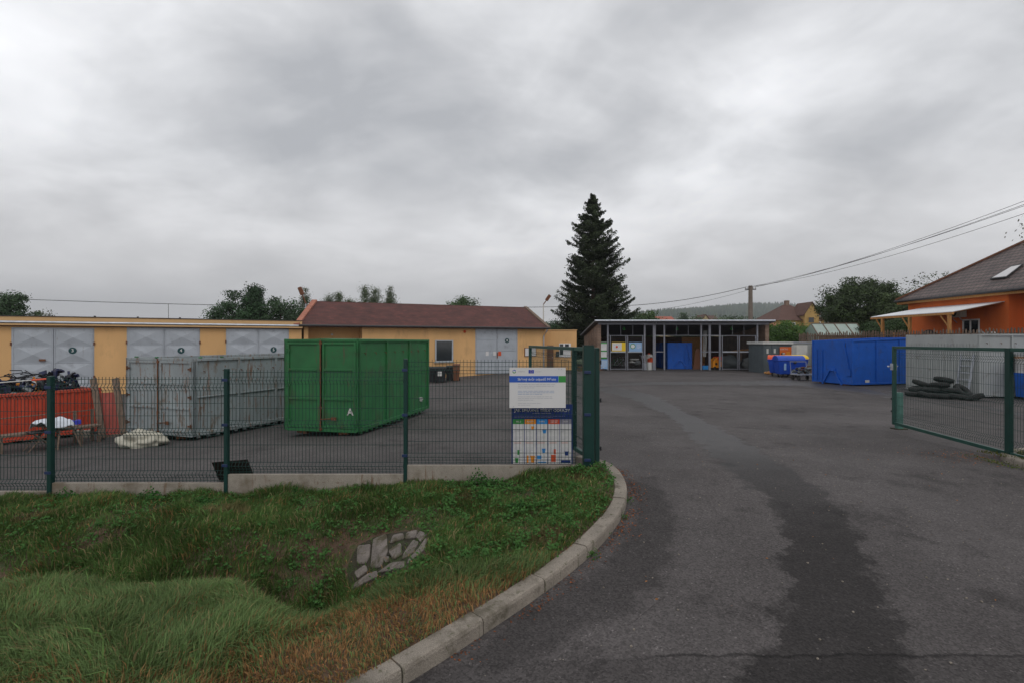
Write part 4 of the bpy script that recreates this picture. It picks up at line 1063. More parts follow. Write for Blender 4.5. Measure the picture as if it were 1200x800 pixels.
# trestle table draped with a white sheet
tr = thing('trestle_table', 'small slatted trestle table on splayed legs beside the dark chair', 'table', tuple(gpt(68, 12.3)), R(-20))
MB().box(-.42, .42, -.22, .22, .50, .53).build('tabletop', 'oldwood', tr, bevel=.004)
for sx_ in (-1, 1):
    for sy_ in (-1, 1): MB().beam((sx_ * .44, sy_ * .25, 0), (sx_ * .3, sy_ * .12, .5), .03).build('leg', 'wood' if False else 'oldwood', tr)
def drape(name, label, cat, loc, rz, w, d, drop, mat, seed):
    n = 22; V = []; F = []
    for j in range(n + 1):
        for i in range(n + 1):
            x = (i / n - .5) * w; y = (j / n - .5) * d; q = max(abs(x) - w * .3, 0) + max(abs(y) - d * .34, 0)
            z = .03 - q * drop + .09 * mn.noise(Vector((x * 4, y * 4, seed)))
            V.append((x * (1 - q * .5), y * (1 - q * .5), z))
    for j in range(n):
        for i in range(n): p = j * (n + 1) + i; F.append((p, p + 1, p + n + 2, p + n + 1))
    mb = MB(); mb.add(V, F); o = mb.build(name, mat, smooth=True); o.location = loc; o.rotation_euler = (0, 0, rz); tag(o, label, cat)
    m_ = o.modifiers.new('t', 'SOLIDIFY'); m_.thickness = .004; return o
p = gpt(64, 12.2); drape('white_sheet', 'crumpled white sheet thrown over the trestle table', 'sheet', (p.x - .05, p.y, p.z + .66), R(-20), .95, .6, .9, 'cloth_white', 3)
p = gpt(82, 12.9)
o = MB().box(-.19, .19, -.13, .13, 0, .11).build('violet_box', 'violet', bevel=.01); o.location = (p.x, p.y, be.location.z + .46); o.rotation_euler = (0, R(-6), R(62)); tag(o, 'small violet blue tray lying on the bench', 'tray')
p = be.location + Vector((-.484, -.875, 0)) * 2.6
mb = MB(); rr_ = random.Random(2)
for k in range(34): mb.blob((rr_.uniform(-.55, .55), rr_.uniform(-.13, .13), rr_.uniform(.01, .06)), (rr_.uniform(.04, .12), rr_.uniform(.03, .07), rr_.uniform(.015, .05)), 7, 5, .3, k, mi=rr_.choice((0, 0, 1, 2, 3)))
o = mb.build('rag_pile', ['cloth_white', 'greenhouse' if False else 'glassgreen', 'violet', 'pvc'], smooth=True); o.location = (p.x + .13, p.y - .1, be.location.z + .46); o.rotation_euler = (0, 0, math.atan2(-.875, -.484)); tag(o, 'heap of pale and coloured rags on the left end of the bench', 'rags')
# stones/boxes under bench
for i, (px_, lab) in enumerate(((93, 'pale grey block under the bench beside its leg'), (104, 'mottled block under the right end of the bench'))):
    p = gpt(px_, 13.6); o = MB().box(-.1, .1, -.06, .06, .22, .42).build('grey_block', 'concrete', bevel=.015); o.location = (p.x, p.y, p.z - .18); tag(o, lab, 'block'); o.rotation_euler = (0, 0, R(60))
# leaning wooden frame
fr = thing('leaning_panel', 'reddish sheet between two weathered planks leaning upright beside the red skip', 'panel', tuple(gpt(125, 13.6)), R(8))
def zat(px, py, y): return Vector((ray(px, y) - fr.location.x, 0, CZ - (py - 400) / 600 * y - fr.location.z))
for (pa, pb) in (((112, 443), (119, 514)), ((135.5, 443), (142, 512))):
    a = zat(pa[0], pa[1], 13.9); b = zat(pb[0], pb[1], 13.5); a.y = .35; b.y = -.05; MB().beam(a, b, .16, .05, up=(0, 1, 0)).build('plank', 'oldwood', fr, bevel=.006)
a, b, c, d_ = zat(115, 460, 13.9), zat(136, 459, 13.9), zat(142, 509, 13.5), zat(120, 511, 13.5)
for q, yy_ in ((a, .32), (b, .32), (c, -.0), (d_, -.0)): q.y = yy_
MB().extr([a, b, c, d_], (0, .02, 0)).build('sheet', 'redsheet', fr)
a, b = zat(117, 512, 13.5), zat(144, 508, 13.5); a.y = b.y = -.08; MB().beam(a, b, .06, .05).build('bottom_rail', 'oldwood', fr)
# bulk bag
p = gpt(166, 12.1); mb = MB(); mb.blob((0, 0, .14), (.54, .34, .22), 40, 22, .30, 6, flat=-.14); o = mb.build('bulk_bag', 'bag', smooth=True); o.location = p; o.rotation_euler = (0, 0, R(-12)); tag(o, 'dirty white slumped bulk bag lying on the tarmac before the grey container', 'bag')
# rusty plate
ply = [Vector((ray(248, 7.46), 7.46, fz(541.5, 7.46))), Vector((ray(290, 7.46), 7.46, fz(538, 7.46))), Vector((ray(299, 7.85), 7.85, gz(-3.9, 7.85))), Vector((ray(257, 7.85), 7.85, gz(-4.4, 7.85)))]
o = MB().extr([q - ply[3] for q in ply], (0, .012, .004)).build('rusty_plate', 'plate'); o.location = ply[3]; tag(o, 'dark rusty steel plate leaning against the foot of the fence from inside', 'metal plate')
mb = MB()

# ------------------------------------------------------------------ tyres and ladder
def make_tyre():
    mb = MB(); mb.torus((0, 0, 0), .205, .095, 'z', 30, 12, 1.0)
    for k in range(30):
        a = k * math.pi / 15; c, s_ = math.cos(a), math.sin(a)
        mb.beam((.299 * c, .299 * s_, -.06), (.299 * math.cos(a + .07), .299 * math.sin(a + .07), .06), .03, .012, up=(c, s_, 0))
    o = mb.build('tyre', 'rubber', smooth=True); return o
ty = make_tyre(); base = gpt(1100, 19.0)
spots = []
for i, (px_, y_, lv, tx, tz) in enumerate([(1072, 19.6, 0, 0, 0), (1087, 19.1, 0, .22, .1), (1105, 18.7, 0, 0, .05), (1123, 18.4, 0, .16, -.1), (1141, 18.1, 0, .3, .35), (1078, 20.2, 0, 0, 0),
      (1076, 19.7, 1, .12, .05), (1093, 19.2, 1, .0, -.10), (1113, 18.9, 1, -.12, 0), (1128, 18.75, 1, .75, .3), (1080, 19.8, 2, .34, .1), (1101, 19.1, 2, .05, .14), (1106, 19.2, 3, .2, -.1)]):
    spots.append((px_, y_, lv, tx, tz))
tl = ['tyre flat on the ground at the left end of the pile', 'second tyre from the left in the bottom row of the pile', 'middle tyre of the bottom row under the tallest stack', 'fourth tyre in the bottom row beside the ladder foot', 'tyre at the right end of the bottom row of the pile',
      'tyre on the ground behind the left end of the pile', 'leftmost tyre of the second layer of the pile', 'middle tyre of the second layer in the pile', 'tyre of the second layer right of the middle', 'tilted tyre sliding off the right of the second layer',
      'left tyre of the third layer in the pile', 'right tyre of the third layer beneath the topmost one', 'topmost tyre crowning the pile']
for i, (px_, y_, lv, tx, tz) in enumerate(spots):
    o = ty if i == 0 else ty.copy()
    if i: COL.objects.link(o)
    p = gpt(px_, y_); o.location = (p.x, p.y, p.z + .095 + lv * .185); o.rotation_euler = (tx, tz, i * .7); tag(o, tl[i], 'tyre', 'tyres piled before the grey container')
for k in range(24): MB().box(-.014, .004, .12 + k * .135, .19 + k * .135, .12, 2.0).build('wall_rib', 'grey_c2', rgn)
ld = thing('ladder', 'pale aluminium ladder leaning on the grey container behind the tyres', 'ladder', (16.98, 19.35, gz(16.9, 19.3)), R(-92))
for s in (-1, 1): MB().beam((s * .27, 0, 0), (s * .27, .24, 1.62), .035, .06).build('rail', 'steel', ld)
for k in range(6): MB().beam((-.255, .24 * (k + .6) / 6.4, 1.62 * (k + .6) / 6.4), (.255, .24 * (k + .6) / 6.4, 1.62 * (k + .6) / 6.4), .04).build('rung', 'steel', ld)

# ------------------------------------------------------------------ bins, cabinets
def wheelie(label, px, y, mat, w=.5, h=.93, rz=0, group='wheelie bins by the yellow wall', extra=None):
    t = thing('wheelie_bin', label, 'bin', tuple(gpt(px, y)), rz, group)
    mb = MB(); a, b = w * .40, w * .5
    V = [(-a, -a, .05), (a, -a, .05), (a, a, .05), (-a, a, .05), (-b, -b, h - .1), (b, -b, h - .1), (b, b, h - .1), (-b, b, h - .1)]
    mb.add(V, [(0, 3, 2, 1), (4, 5, 6, 7), (0, 1, 5, 4), (1, 2, 6, 5), (2, 3, 7, 6), (3, 0, 4, 7)]); mb.build('body', mat, t, bevel=.02)
    MB().box(-b - .02, b + .02, -b - .03, b + .02, h - .1 + .002, h - .06).build('rim', mat, t, bevel=.008)
    mb = MB(); mb.add([(-b - .02, -b - .03, h - .058), (b + .02, -b - .03, h - .058), (b + .02, b + .04, h - .03), (-b - .02, b + .04, h - .03), (-b + .03, -b + .04, h), (b - .03, -b + .04, h), (b - .03, b - .02, h + .02), (-b + .03, b - .02, h + .02)], [(0, 3, 2, 1), (4, 5, 6, 7), (0, 1, 5, 4), (1, 2, 6, 5), (2, 3, 7, 6), (3, 0, 4, 7)]); mb.build('lid', mat, t, bevel=.01)
    MB().tube([(-b + .02, b + .07, h - .06), (b - .02, b + .07, h - .06)], .015, 8).build('handle', mat, t)
    for s in (-1, 1): MB().tube([(s * (b - .03), b - .02, .09), (s * (b + .02), b - .02, .09)], .09, 14).build('wheel', 'rubber', t)
    if extra: MB().box(-.13, .1, -b - .012, -b + .03, h * .45, h * .72).build('label_plate', 'offwhite', t)
    return t
wheelie('black wheelie bin nearest the green container', 506.5, 30.2, 'black', .46)
wheelie('black wheelie bin with a pale label on its front', 516.5, 29.9, 'black', .58, extra=True)
wheelie('black wheelie bin next to the brown one', 527, 30.8, 'black', .42)
wheelie('brown wheelie bin at the right of the black ones', 534.6, 30.6, 'brown', .40, 1.02)

def cart(label, px, y, mat, lidmat, w=1.35, rz=0, face=False):
    t = thing('waste_cart', label, 'waste bin', tuple(gpt(px, y)), rz, 'four-wheeled bins beside the blue container')
    h = 1.1; a, b, d = w * .42, w * .5, .5
    V = [(-a, -d * .75, .2), (a, -d * .75, .2), (a, d * .75, .2), (-a, d * .75, .2), (-b, -d, h - .1), (b, -d, h - .1), (b, d, h - .1), (-b, d, h - .1)]
    MB().add(V, [(0, 3, 2, 1), (4, 5, 6, 7), (0, 1, 5, 4), (1, 2, 6, 5), (2, 3, 7, 6), (3, 0, 4, 7)]).build('body', mat, t, bevel=.05)
    MB().box(-b - .03, b + .03, -d - .03, d + .03, h - .1 + .002, h - .05).build('rim', mat, t, bevel=.01)
    V = []; n = 10
    for i in range(n + 1):
        an = math.pi * i / n; V += [(-b - .02, -d * math.cos(an), h - .048 + .26 * math.sin(an)), (b + .02, -d * math.cos(an), h - .048 + .26 * math.sin(an))]
    F = [(2 * i, 2 * i + 1, 2 * i + 3, 2 * i + 2) for i in range(n)] + [tuple(range(0, 2 * n + 2, 2))[::-1], tuple(range(1, 2 * n + 2, 2)), (0, 2 * n, 2 * n + 1, 1)]
    MB().add(V, F).build('lid', lidmat, t, smooth=False)
    for sx_ in (-1, 1):
        for sy_ in (-1, 1): MB().tube([(sx_ * a * .8 - .02, sy_ * d * .5, .09), (sx_ * a * .8 + .03, sy_ * d * .5, .09)], .09, 12).build('wheel', 'rubber', t)
        MB().tube([(sx_ * (b + .0), 0, h - .18), (sx_ * (b + .07), 0, h - .18)], .03, 8).build('lifting_lug', mat, t)
    if face:
        MB().tube([(.18, -d - .035, h - .18), (.18, -d - .02, h - .18)], .09, 14).build('filling_hole', 'black', t); MB().box(-.42, -.3, -d * .9 - .03, -d * .9 + .0, .45, .85).build('sticker', 'paleblue', t)
        mb = MB(); mb.tube([(-.02, -d * .9 - .04, .52), (.1, -d * .9 - .05, .48), (.25, -d * .9 - .05, .52), (.4, -d * .9 - .04, .5)], .02, 6); mb.build('pull_handle', 'black', t)
    return t
cart('blue waste cart with round lid in front of the orange banner', 924, 31.0, 'blue_bin', 'blue_bin', 1.5, R(-8), True)
cart('waste cart with faded yellow lid behind the blue one', 929, 33.0, 'blue_bin', 'yellow_sign', 1.5, R(6))
cart('blue waste cart with orange patched lid at the left rear', 914, 32.3, 'blue_bin', 'red_sign', 1.3, R(-30))
# low flatbed hand cart of scrap next to the blue container
fc = thing('hand_cart', 'low flatbed hand cart carrying scrap between bins and blue container', 'cart', tuple(gpt(941, 28.5)))
MB().box(-.5, .5, -.4, .4, .3, .36).build('deck', 'steel', fc)
for sx_ in (-1, 1): MB().tube([(sx_ * .38, -.3, .14), (sx_ * .44, -.3, .14)], .14, 14).build('wheel', 'rubber', fc); MB().tube([(sx_ * .38, .3, .14), (sx_ * .44, .3, .14)], .14, 14).build('wheel', 'rubber', fc)
mb = MB(); mb.tube([(-.45, .38, .36), (-.45, .5, 1.0), (.45, .5, 1.0), (.45, .38, .36)], .02, 6); mb.build('handle', 'steel', fc)
mb = MB(); rr_ = random.Random(8)
for k in range(26): mb.blob((rr_.uniform(-.4, .4), rr_.uniform(-.3, .3), rr_.uniform(.0, .35)), (rr_.uniform(.05, .15), rr_.uniform(.05, .12), rr_.uniform(.03, .1)), 6, 4, .3, k, mi=rr_.choice((0, 1, 2)))
o = mb.build('scrap_load', ['rust', 'blackjunk', 'lightjunk']); o.location = fc.location + Vector((0, 0, .40)); tag(o, 'small heap of rusty scrap riding on the hand cart', 'scrap')
# cream fridge-like cabinet
p = gpt(939.5, 34); cb = thing('white_cabinet', 'cream white refrigerator standing behind the carts against grey cabin', 'refrigerator', tuple(p))
MB().box(-.36, .36, 0, .6, .02, 1.32).build('body', 'offwhite', cb, bevel=.02); MB().box(-.36, .36, -.05, -.004, .02, .45).build('door', 'offwhite', cb, bevel=.015); MB().box(-.36, .36, -.05, -.004, .47, 1.34).build('door', 'offwhite', cb, bevel=.015)
MB().tube([(.3, -.07, .6), (.3, -.07, .9)], .012, 6).build('handle', 'steel', cb)
cb.location.z += .58
p2 = gpt(939.5, 34.3); o = MB().box(-.5, .5, -.35, .35, 0, .585).build('pallet_stack', 'oldwood', bevel=.01); o.location = p2; tag(o, 'stack of weathered timber under the cream refrigerator', 'timber')
# grey cabins
def cabin(label, px0, px1, y, h, D_, mats):
    x0, x1 = ray(px0, y), ray(px1, y); t = thing('storage_cabin', label, 'cabin', (x0, y, gz(x0, y)), 0)
    w = x1 - x0; MB().box(0, w, 0, D_, 0, h).build('walls', mats, t)
    return t, w
t, w = cabin('dark grey metal storage cabin with pale roof edge and orange banner', 894.5, 928, 35.5, 1.98, 2.2, 'cabinet')
MB().box(-.1, w + .05, -.12, 2.3, 1.983, 2.15).build('roof_slab', 'offwhite', t, bevel=.02)
for k in range(2):
    d_ = MB().box(.03 + k * .52, .52 + k * .52, -.03, -.003, .05, 1.9).build('door', 'cabinet', t)
    mb = MB()
    for q in range(16): mb.box(.06 + k * .52, .49 + k * .52, -.042, -.031, .1 + q * .11, .16 + q * .11)
    mb.build('ribs', 'cabinet', d_)
    MB().box(.2 + k * .5, .34 + k * .5, -.05, -.043, 1.38 - .03 * (1 - k), 1.68).build('paper_notice', 'offwhite', d_)
on = thing('orange_banner', 'orange banner with pale lettering hung on the dark grey cabin', 'banner', (ray(914, 35.4), 35.42, gz(17, 35) + 1.02))
bw_ = (928 - 914) / 600 * 35.4; MB().extr([(0, 0, .12), (.12, 0, 0), (bw_, 0, 0), (bw_, 0, .78), (0, 0, .78)], (0, .01, 0)).build('sheet', 'orange_sign', on)
text('ELEKTRO', .13, 'offwhite', on, (bw_ * .36, -.006, .63), bold=.01)
mb = MB(); mb.tube([(.22, -.005, .28), (.22, -.002, .28)], .13, 18); mb.build('round_picture', 'blackjunk', on); MB().blob((.27, -.01, .33), (.10, .006, .06), 10, 6, .1, 2).build('white_swirl', 'offwhite', on)
mb = MB()
for k in range(3): mb.box(.46, .70, -.003, 0, .20 + k * .09, .235 + k * .09)
mb.build('small_print', 'yellow_sign', on)
t, w = cabin('lighter grey metal storage cabin half hidden behind the blue container', 928.6, 962, 35.9, 2.05, 2.4, 'grey_c2')
MB().box(-.03, w + .1, -.06, 2.5, 2.053, 2.14).build('roof_slab', 'steel', t, bevel=.02)
mb = MB()
for k in range(14): mb.box(.05 + k * .13, .11 + k * .13, -.02, -.002, .05, 1.98)
mb.build('wall_ribs', 'grey_c2', t)
# crumpled orange debris
p = gpt(901, 34.0); mb = MB(); rr_ = random.Random(5)
for k in range(7): mb.blob((rr_.uniform(-.2, .2), rr_.uniform(-.12, .12), .08 + rr_.uniform(0, .08)), (rr_.uniform(.09, .18), .1, .07), 8, 5, .5, k)
o = mb.build('crumpled_sack', 'wood'); o.location = p; tag(o, 'small crumpled orange sack lying on the tarmac before the grey cabin', 'sack')
# ------------------------------------------------------------------ garage range, red roofed hall, annex
def door_leaf(t, x0, x1, z0, z1, rows, y=-.0, mat='door_grey', flat=False):
    """sheet-metal leaf with rows of shallow pyramids"""
    d = MB(); m_ = .05; ht = (z1 - z0 - m_) / rows
    d.box(x0, x1, y - .03, y - .004, z0, z1)
    o = d.build('door_leaf', mat, t)
    mb = MB()
    for r_ in range(rows):
        za = z1 - m_ / 2 - (r_ + 1) * ht + .03; zb = za + ht - .05; xa, xb = x0 + m_, x1 - m_; dep = .015 if flat else .085; yy = y - .034
        c = ((xa + xb) / 2, yy - dep, (za + zb) / 2)
        mb.add([(xa, yy, za), (xb, yy, za), (xb, yy, zb), (xa, yy, zb), c], [(0, 1, 4), (1, 2, 4), (2, 3, 4), (3, 0, 4)])
        mb.box(x0, x1, yy - .02, yy + .003, za - .045, za - .015)
    mb.box(x0, x0 + .045, y - .05, y - .0305, z0, z1); mb.box(x1 - .045, x1, y - .05, y - .0305, z0, z1)
    mb.build('pressed_panels', mat, o)
    return o
def badge(t, x, y, z, s):
    b = MB().tube([(x, y - .01, z), (x, y, z)], .165, 24).build('number_badge', 'tealsign', t)
    text(s, .22, 'sheet', b, (x, y - .016, z), bold=.015)
GA = Vector((-24.8, 25.0, 0)); GB = Vector((-12.6, 31.2, 0))
fr1 = Frame(GA, GB - GA)
x1 = fr1.sx(353.5); gzr = -.98
gar = thing('garage_building', 'long low yellow garage building with grey double doors and flat roof', 'building', (GA.x, GA.y, gzr), fr1.rz)
def Z(fr, px, py, off=0): return fr.z(px, py, off) - gzr
ztop = Z(fr1, 180, 373.2); XL = -14
MB().box(XL, x1, 0, 9, -.5, ztop - .33).build('wall', 'yellow', gar)
MB().box(XL, x1 + .02, -.10, 9.05, ztop - .327, ztop - .02).build('parapet', 'yellow_trim', gar)
MB().box(XL, x1 + .04, -.14, 9.1, ztop - .018, ztop + .02).build('coping', 'dark_metal', gar)
mb = MB(); mb.tube([(XL, -.22, ztop - .30), (x1 + .05, -.22, ztop - .30)], .065, 10); mb.build('gutter', 'zinc', gar)
MB().box(XL, x1 + .03, -.28, -.103, ztop - .45, ztop - .375).build('eaves_board', 'yellow_trim', gar)
MB().box(XL, x1 + .01, -.20, -.003, ztop - .49, ztop - .453).build('soffit', 'brown', gar)
for (pa, pb, num, pyn, pxn) in ((-95, -10, '2', 0, 0), (15, 109, '3', 410.5, 86), (150, 233, '4', 410.5, 212.5), (266, 337.5, '5', 409.5, 320.5)):
    xa, xb = fr1.sx(pa), fr1.sx(pb); zt = Z(fr1, (pa + pb) / 2, 385.2)
    dr = MB().box(xa - .05, xb + .05, -.012, -.003, 0, zt + .05).build('door_frame', 'door_grey', gar); xm = (xa + xb) / 2
    l1 = door_leaf(dr, xa, xm - .02, .05, zt, 4, -.012); l2 = door_leaf(dr, xm + .02, xb, .05, zt, 4, -.012)
    if pxn: badge(l2, fr1.sx(pxn), -.13, Z(fr1, pxn, pyn), num)
    mb = MB(); mb.box(xm + .03, xm + .09, -.10, -.045, 1.25, 1.5); mb.box(xm + .0, xm + .2, -.12, -.09, 1.4, 1.44); mb.build('handle', 'dark_metal', l2)
    mb = MB()
    for z in (zt - .75, 1.0): mb.box(xa - .09, xa - .03, -.06, -.0, z - .08, z + .08); mb.box(xb + .03, xb + .09, -.06, -.0, z - .08, z + .08)
    mb.build('hinge', 'brown', dr)
x_, z_ = fr1.sx(50.5), Z(fr1, 50.5, 421.5)
MB().box(x_ - .12, x_ + .12, -.15, -.06, z_ - .05, z_ + .05).build('old_handle', 'brown', gar)
for px_ in (109, 160, 210): 
    x_ = fr1.sx(px_); MB().box(x_ - .04, x_ + .04, .3, .38, ztop + .02, ztop + .09).build('roof_cap', 'dark_metal', gar)
x_ = fr1.sx(188); MB().tube([(x_, 3, ztop), (x_, 3, ztop + 1.0)], .012, 5).build('antenna', 'dark_metal', gar)

HA = Vector((-12.85, 31.25, 0)); HB = Vector((2.5, 38.0, 0))
fr2 = Frame(HA, HB - HA); HL = (HB - HA).length
hall = thing('hall_building', 'yellow workshop building under a dark red roof with big grey double door', 'building', (HA.x, HA.y, gzr), fr2.rz)
ze = Z(fr2, 640, 383.5); xw0, xw1 = fr2.sx(356), fr2.sx(638.5); xr = fr2.sx(424.5)
# wall with the porch recess on the left
mb = MB(); mb.box(xr, xw1, 0, 7.4, -.5, ze - .02); mb.build('wall', 'yellow', hall)
mb = MB(); mb.box(xw0, xr - .004, 1.3, 7.3, -.5, ze - .03); mb.build('porch_wall', 'yellow', hall)
MB().box(xw0, xw0 + .25, 0, 1.296, -.5, ze - .03).build('porch_pier', 'yellow', hall)
MB().tube([(fr2.sx(389, 1.3) , 1.25, Z(fr2, 389, 392, 1.3)), (fr2.sx(389, 1.3), 1.29, Z(fr2, 389, 392, 1.3))], .07, 10).build('wall_lamp', 'offwhite', hall)
MB().box(fr2.sx(372, 1.3), fr2.sx(423, 1.3), 1.24, 1.296, 0, Z(fr2, 400, 398.5, 1.3)).build('porch_door', 'door_grey', hall)
MB().box(fr2.sx(430), fr2.sx(481), -.05, -.003, 0, Z(fr2, 450, 398.8)).build('side_door', 'door_grey', hall)
# red roof : front slope, right gable, oblique left verge
ridge_h = 1.62; zr = ze + ridge_h
def rp(px, py, off): return (fr2.sx(px, off), off, fr2.z(px, py, off) - gzr)
xa, xb = fr2.sx(350.5, -.35), fr2.sx(643, -.35); lef = (xa, -.35, ze - .12); rig = (xb, -.35, ze - .12)
rl = (fr2.sx(371, 3.7), 3.7, zr); rrg = (fr2.sx(611, 3.7), 3.7, zr)
rrg = (xb, 3.7, zr)
mb = MB(); mb.extr([lef, rig, rrg, rl], (0, .02, .08)); mb.extr([rl, rrg, (xb, 7.75, ze - .12), (xa, 7.75, ze - .12)], (0, -.02, .08)); mb.build('roof', 'redroof', hall)
mb = MB(); a = Vector(rl) + Vector((-.12, 0, .10)); b = Vector(lef) + Vector((-.15, -.03, .05)); mb.beam(a, b, .32, .16); mb.build('roof_verge', 'verge_tile', hall)
mb = MB(); mb.add([lef, rl, (xa, 7.75, ze - .12)], [(0, 1, 2)]); mb.build('gable_infill', 'verge_tile', hall)
mb = MB(); a = Vector(rrg) + Vector((.02, 0, .10)); b = Vector(rig) + Vector((.02, -.03, .08)); mb.beam(a, b, .24, .12); mb.build('roof_verge', 'oldwood', hall)
mb = MB(); mb.add([(xw1 - .002, .0, ze - .03), (xw1 - .002, 7.4, ze - .03), (xw1 - .002, 3.7, zr - .03)], [(0, 1, 2)]); mb.build('gable', 'yellow', hall)
MB().tube([(xa - .02, -.42, ze - .09), (xb + .02, -.42, ze - .09)], .07, 8).build('gutter', 'dark_metal', hall)
MB().box(xa + .02, xb - .02, -.34, -.02, ze - .17, ze - .135).build('soffit', 'brown', hall)
# doors, window, notice
xa_, xb_ = fr2.sx(557.8), fr2.sx(605.6); zt = Z(fr2, 582, 384.5); xm = (xa_ + xb_) / 2; zg = Z(fr2, 582, 437.5)
dr = MB().box(xa_ - .05, xb_ + .05, -.012, -.003, zg, zt + .05).build('door_frame', 'door_grey', hall)
l1 = door_leaf(dr, xa_, xm - .015, zg + .02, zt, 4, -.012, flat=True); l2 = door_leaf(dr, xm + .015, xb_, zg + .02, zt, 4, -.012, flat=True)
badge(l2, fr2.sx(593.8), -.06, Z(fr2, 593.8, 399), '8')
mb = MB(); mb.box(xm - .02, xm + .05, -.09, -.05, zg + 1.1, zg + 1.5); mb.build('handle', 'brown', l2)
for px_, m_ in ((570.5, 'sheet'), (579.2, 'sheet'), (585.2, 'red_sign')):
    x_ = fr2.sx(px_); z_ = Z(fr2, px_, 414); MB().box(x_ - .11, x_ + .11, -.075, -.066, z_ - .15, z_ + .15).build('notice', m_, dr)
xa_, xb_ = fr2.sx(510), fr2.sx(530.5); z0_, z1_ = Z(fr2, 520, 423.5), Z(fr2, 520, 398.5)
w_ = MB().box(xa_, xb_, -.03, -.004, z0_, z1_).build('window', 'glass_dark', hall)
mb = MB(); f_ = .07; mb.box(xa_ - .02, xa_ + f_, -.07, -.031, z0_, z1_); mb.box(xb_ - f_, xb_ + .02, -.07, -.031, z0_, z1_); mb.box(xa_ + f_, xb_ - f_, -.07, -.031, z1_ - f_, z1_); mb.box(xa_ + f_, xb_ - f_, -.07, -.031, z0_, z0_ + f_); mb.build('frame', 'door_grey', w_)
MB().box(xa_ - .1, xb_ + .1, -.14, -.003, z0_ - .06, z0_ - .003).build('sill', 'offwhite', w_)
x_ = fr2.sx(544.3); z_ = Z(fr2, 544, 388.5); MB().blob((x_, -.06, z_), (.1, .06, .1), 10, 6, .0, 0).build('alarm_siren', 'red_sign', hall)
xa_, xb_ = fr2.sx(614.5), fr2.sx(628); z0_, z1_ = Z(fr2, 621, 417.3), Z(fr2, 621, 407.2)
nb2 = MB().box(xa_, xb_, -.06, -.003, z0_, z1_).build('notice_case', 'brown', hall); MB().box(xa_ + .04, xb_ - .04, -.067, -.0605, z0_ + .04, z1_ - .04).build('pane', 'sheet', nb2)
x_ = fr2.sx(637.3); mb = MB(); mb.tube([(x_ + .1, -.4, ze - .15), (x_ + .05, -.3, ze - .35), (x_ - .05, -.08, ze - .65), (x_ - .05, -.08, zg + .1)], .05, 8); mb.build('downpipe', 'zinc', hall)
# annex
ay = 39.2; ax0, ax1 = ray(640.0, ay), ray(675.7, ay); az = gz(3, ay)
an = thing('annex_building', 'small yellow flat roofed annex with brown door between hall and spruce', 'building', (ax0, ay, az), 0)
zt = CZ - (386.3 - 400) / 600 * ay - az
AX = lambda p: ray(p, ay) - ax0
AZ = lambda p: CZ - (p - 400) / 600 * ay - az
MB().box(-.6, ax1 - ax0, 0, 5, -.5, zt - .06).build('wall', 'yellow', an); MB().box(-.62, ax1 - ax0 + .05, -.05, 5.05, zt - .057, zt).build('coping', 'yellow_trim', an)
d_ = MB().box(AX(641.2), AX(648.6), -.05, -.003, .0, AZ(404.5)).build('door', 'brown', an); MB().box(AX(647.2), AX(647.9), -.09, -.051, .98, 1.03).build('handle', 'steel', d_)
w_ = MB().box(AX(655.3), AX(668.8), -.06, -.003, AZ(418), AZ(402.2)).build('window', 'white', an)
MB().box(AX(656), AX(660), -.068, -.061, AZ(415.5), AZ(403)).build('pane', 'glass_dark', w_); MB().box(AX(662), AX(666.5), -.068, -.061, AZ(407.5), AZ(403)).build('pane', 'glass_dark', w_)
MB().box(AX(651.3), AX(655.2), -.12, -.003, AZ(417.5), AZ(411.5)).build('meter_box', 'dark_metal', an)

# ------------------------------------------------------------------ open fronted shed
sy = 39.0; sx0 = ray(700, sy); sz = gz(10, sy)
sh = thing('open_shed', 'low brick and steel open-fronted shed with mesh doors in the middle distance', 'shed', (sx0, sy, sz), 0)
SX = lambda p: ray(p, sy) - sx0
SZ = lambda p: CZ - (p - 400) / 600 * sy - sz
ZF = SZ(375.3); ZBk = ZF - .95; DP = 7.3; WX = SX(901.3)
for x0_, x1_ in ((0, .28), (WX - .28, WX)):
    MB().extr([(x0_, .0, -.3), (x0_, DP, -.3), (x0_, DP, ZBk - .22), (x0_, 0, ZF - .3)], (x1_ - x0_, 0, 0)).build('side_wall', 'brick', sh)
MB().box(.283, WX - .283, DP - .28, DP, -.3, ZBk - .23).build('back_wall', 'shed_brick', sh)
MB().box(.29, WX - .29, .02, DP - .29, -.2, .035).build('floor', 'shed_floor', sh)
mb = MB(); mb.extr([(-.3, -.45, ZF - .16), (WX + .25, -.45, ZF - .16), (WX + .25, DP + .35, ZBk - .16), (-.3, DP + .35, ZBk - .16)], (0, 0, .10)); mb.build('roof', 'asbestos', sh)
MB().tube([(-.28, -.50, ZF - .05), (WX + .22, -.50, ZF - .05)], .055, 8).build('gutter', 'zinc', sh)
MB().box(.05, WX - .05, -.08, .08, SZ(380.6), SZ(377.6)).build('lintel_beam', 'shed_steel', sh)
for px_ in (768, 833.5):
    MB().tube([(SX(px_), -.44, ZF - .08), (SX(px_), -.2, ZF - .25)], .03, 6).build('bracket', 'zinc', sh)
def post(pa, pb, za=.036, zb=None, m_='shed_steel', y0=-.05, y1=.05, nm='post', par=None):
    return MB().box(SX(pa), SX(pb), y0, y1, za, zb if zb else SZ(380.7)).build(nm, m_, par or sh)
for pa, pb in ((711.3, 713.2), (754.5, 756.2), (765, 768.3), (777.6, 779.2), (820.7, 822.4), (830.3, 832.7), (842.6, 844.3), (886.4, 888.2)): post(pa, pb)
def rail(pa, pb, py, hgt=.07): return MB().box(SX(pa), SX(pb), -.035, .035, SZ(py) - hgt / 2, SZ(py) + hgt / 2)
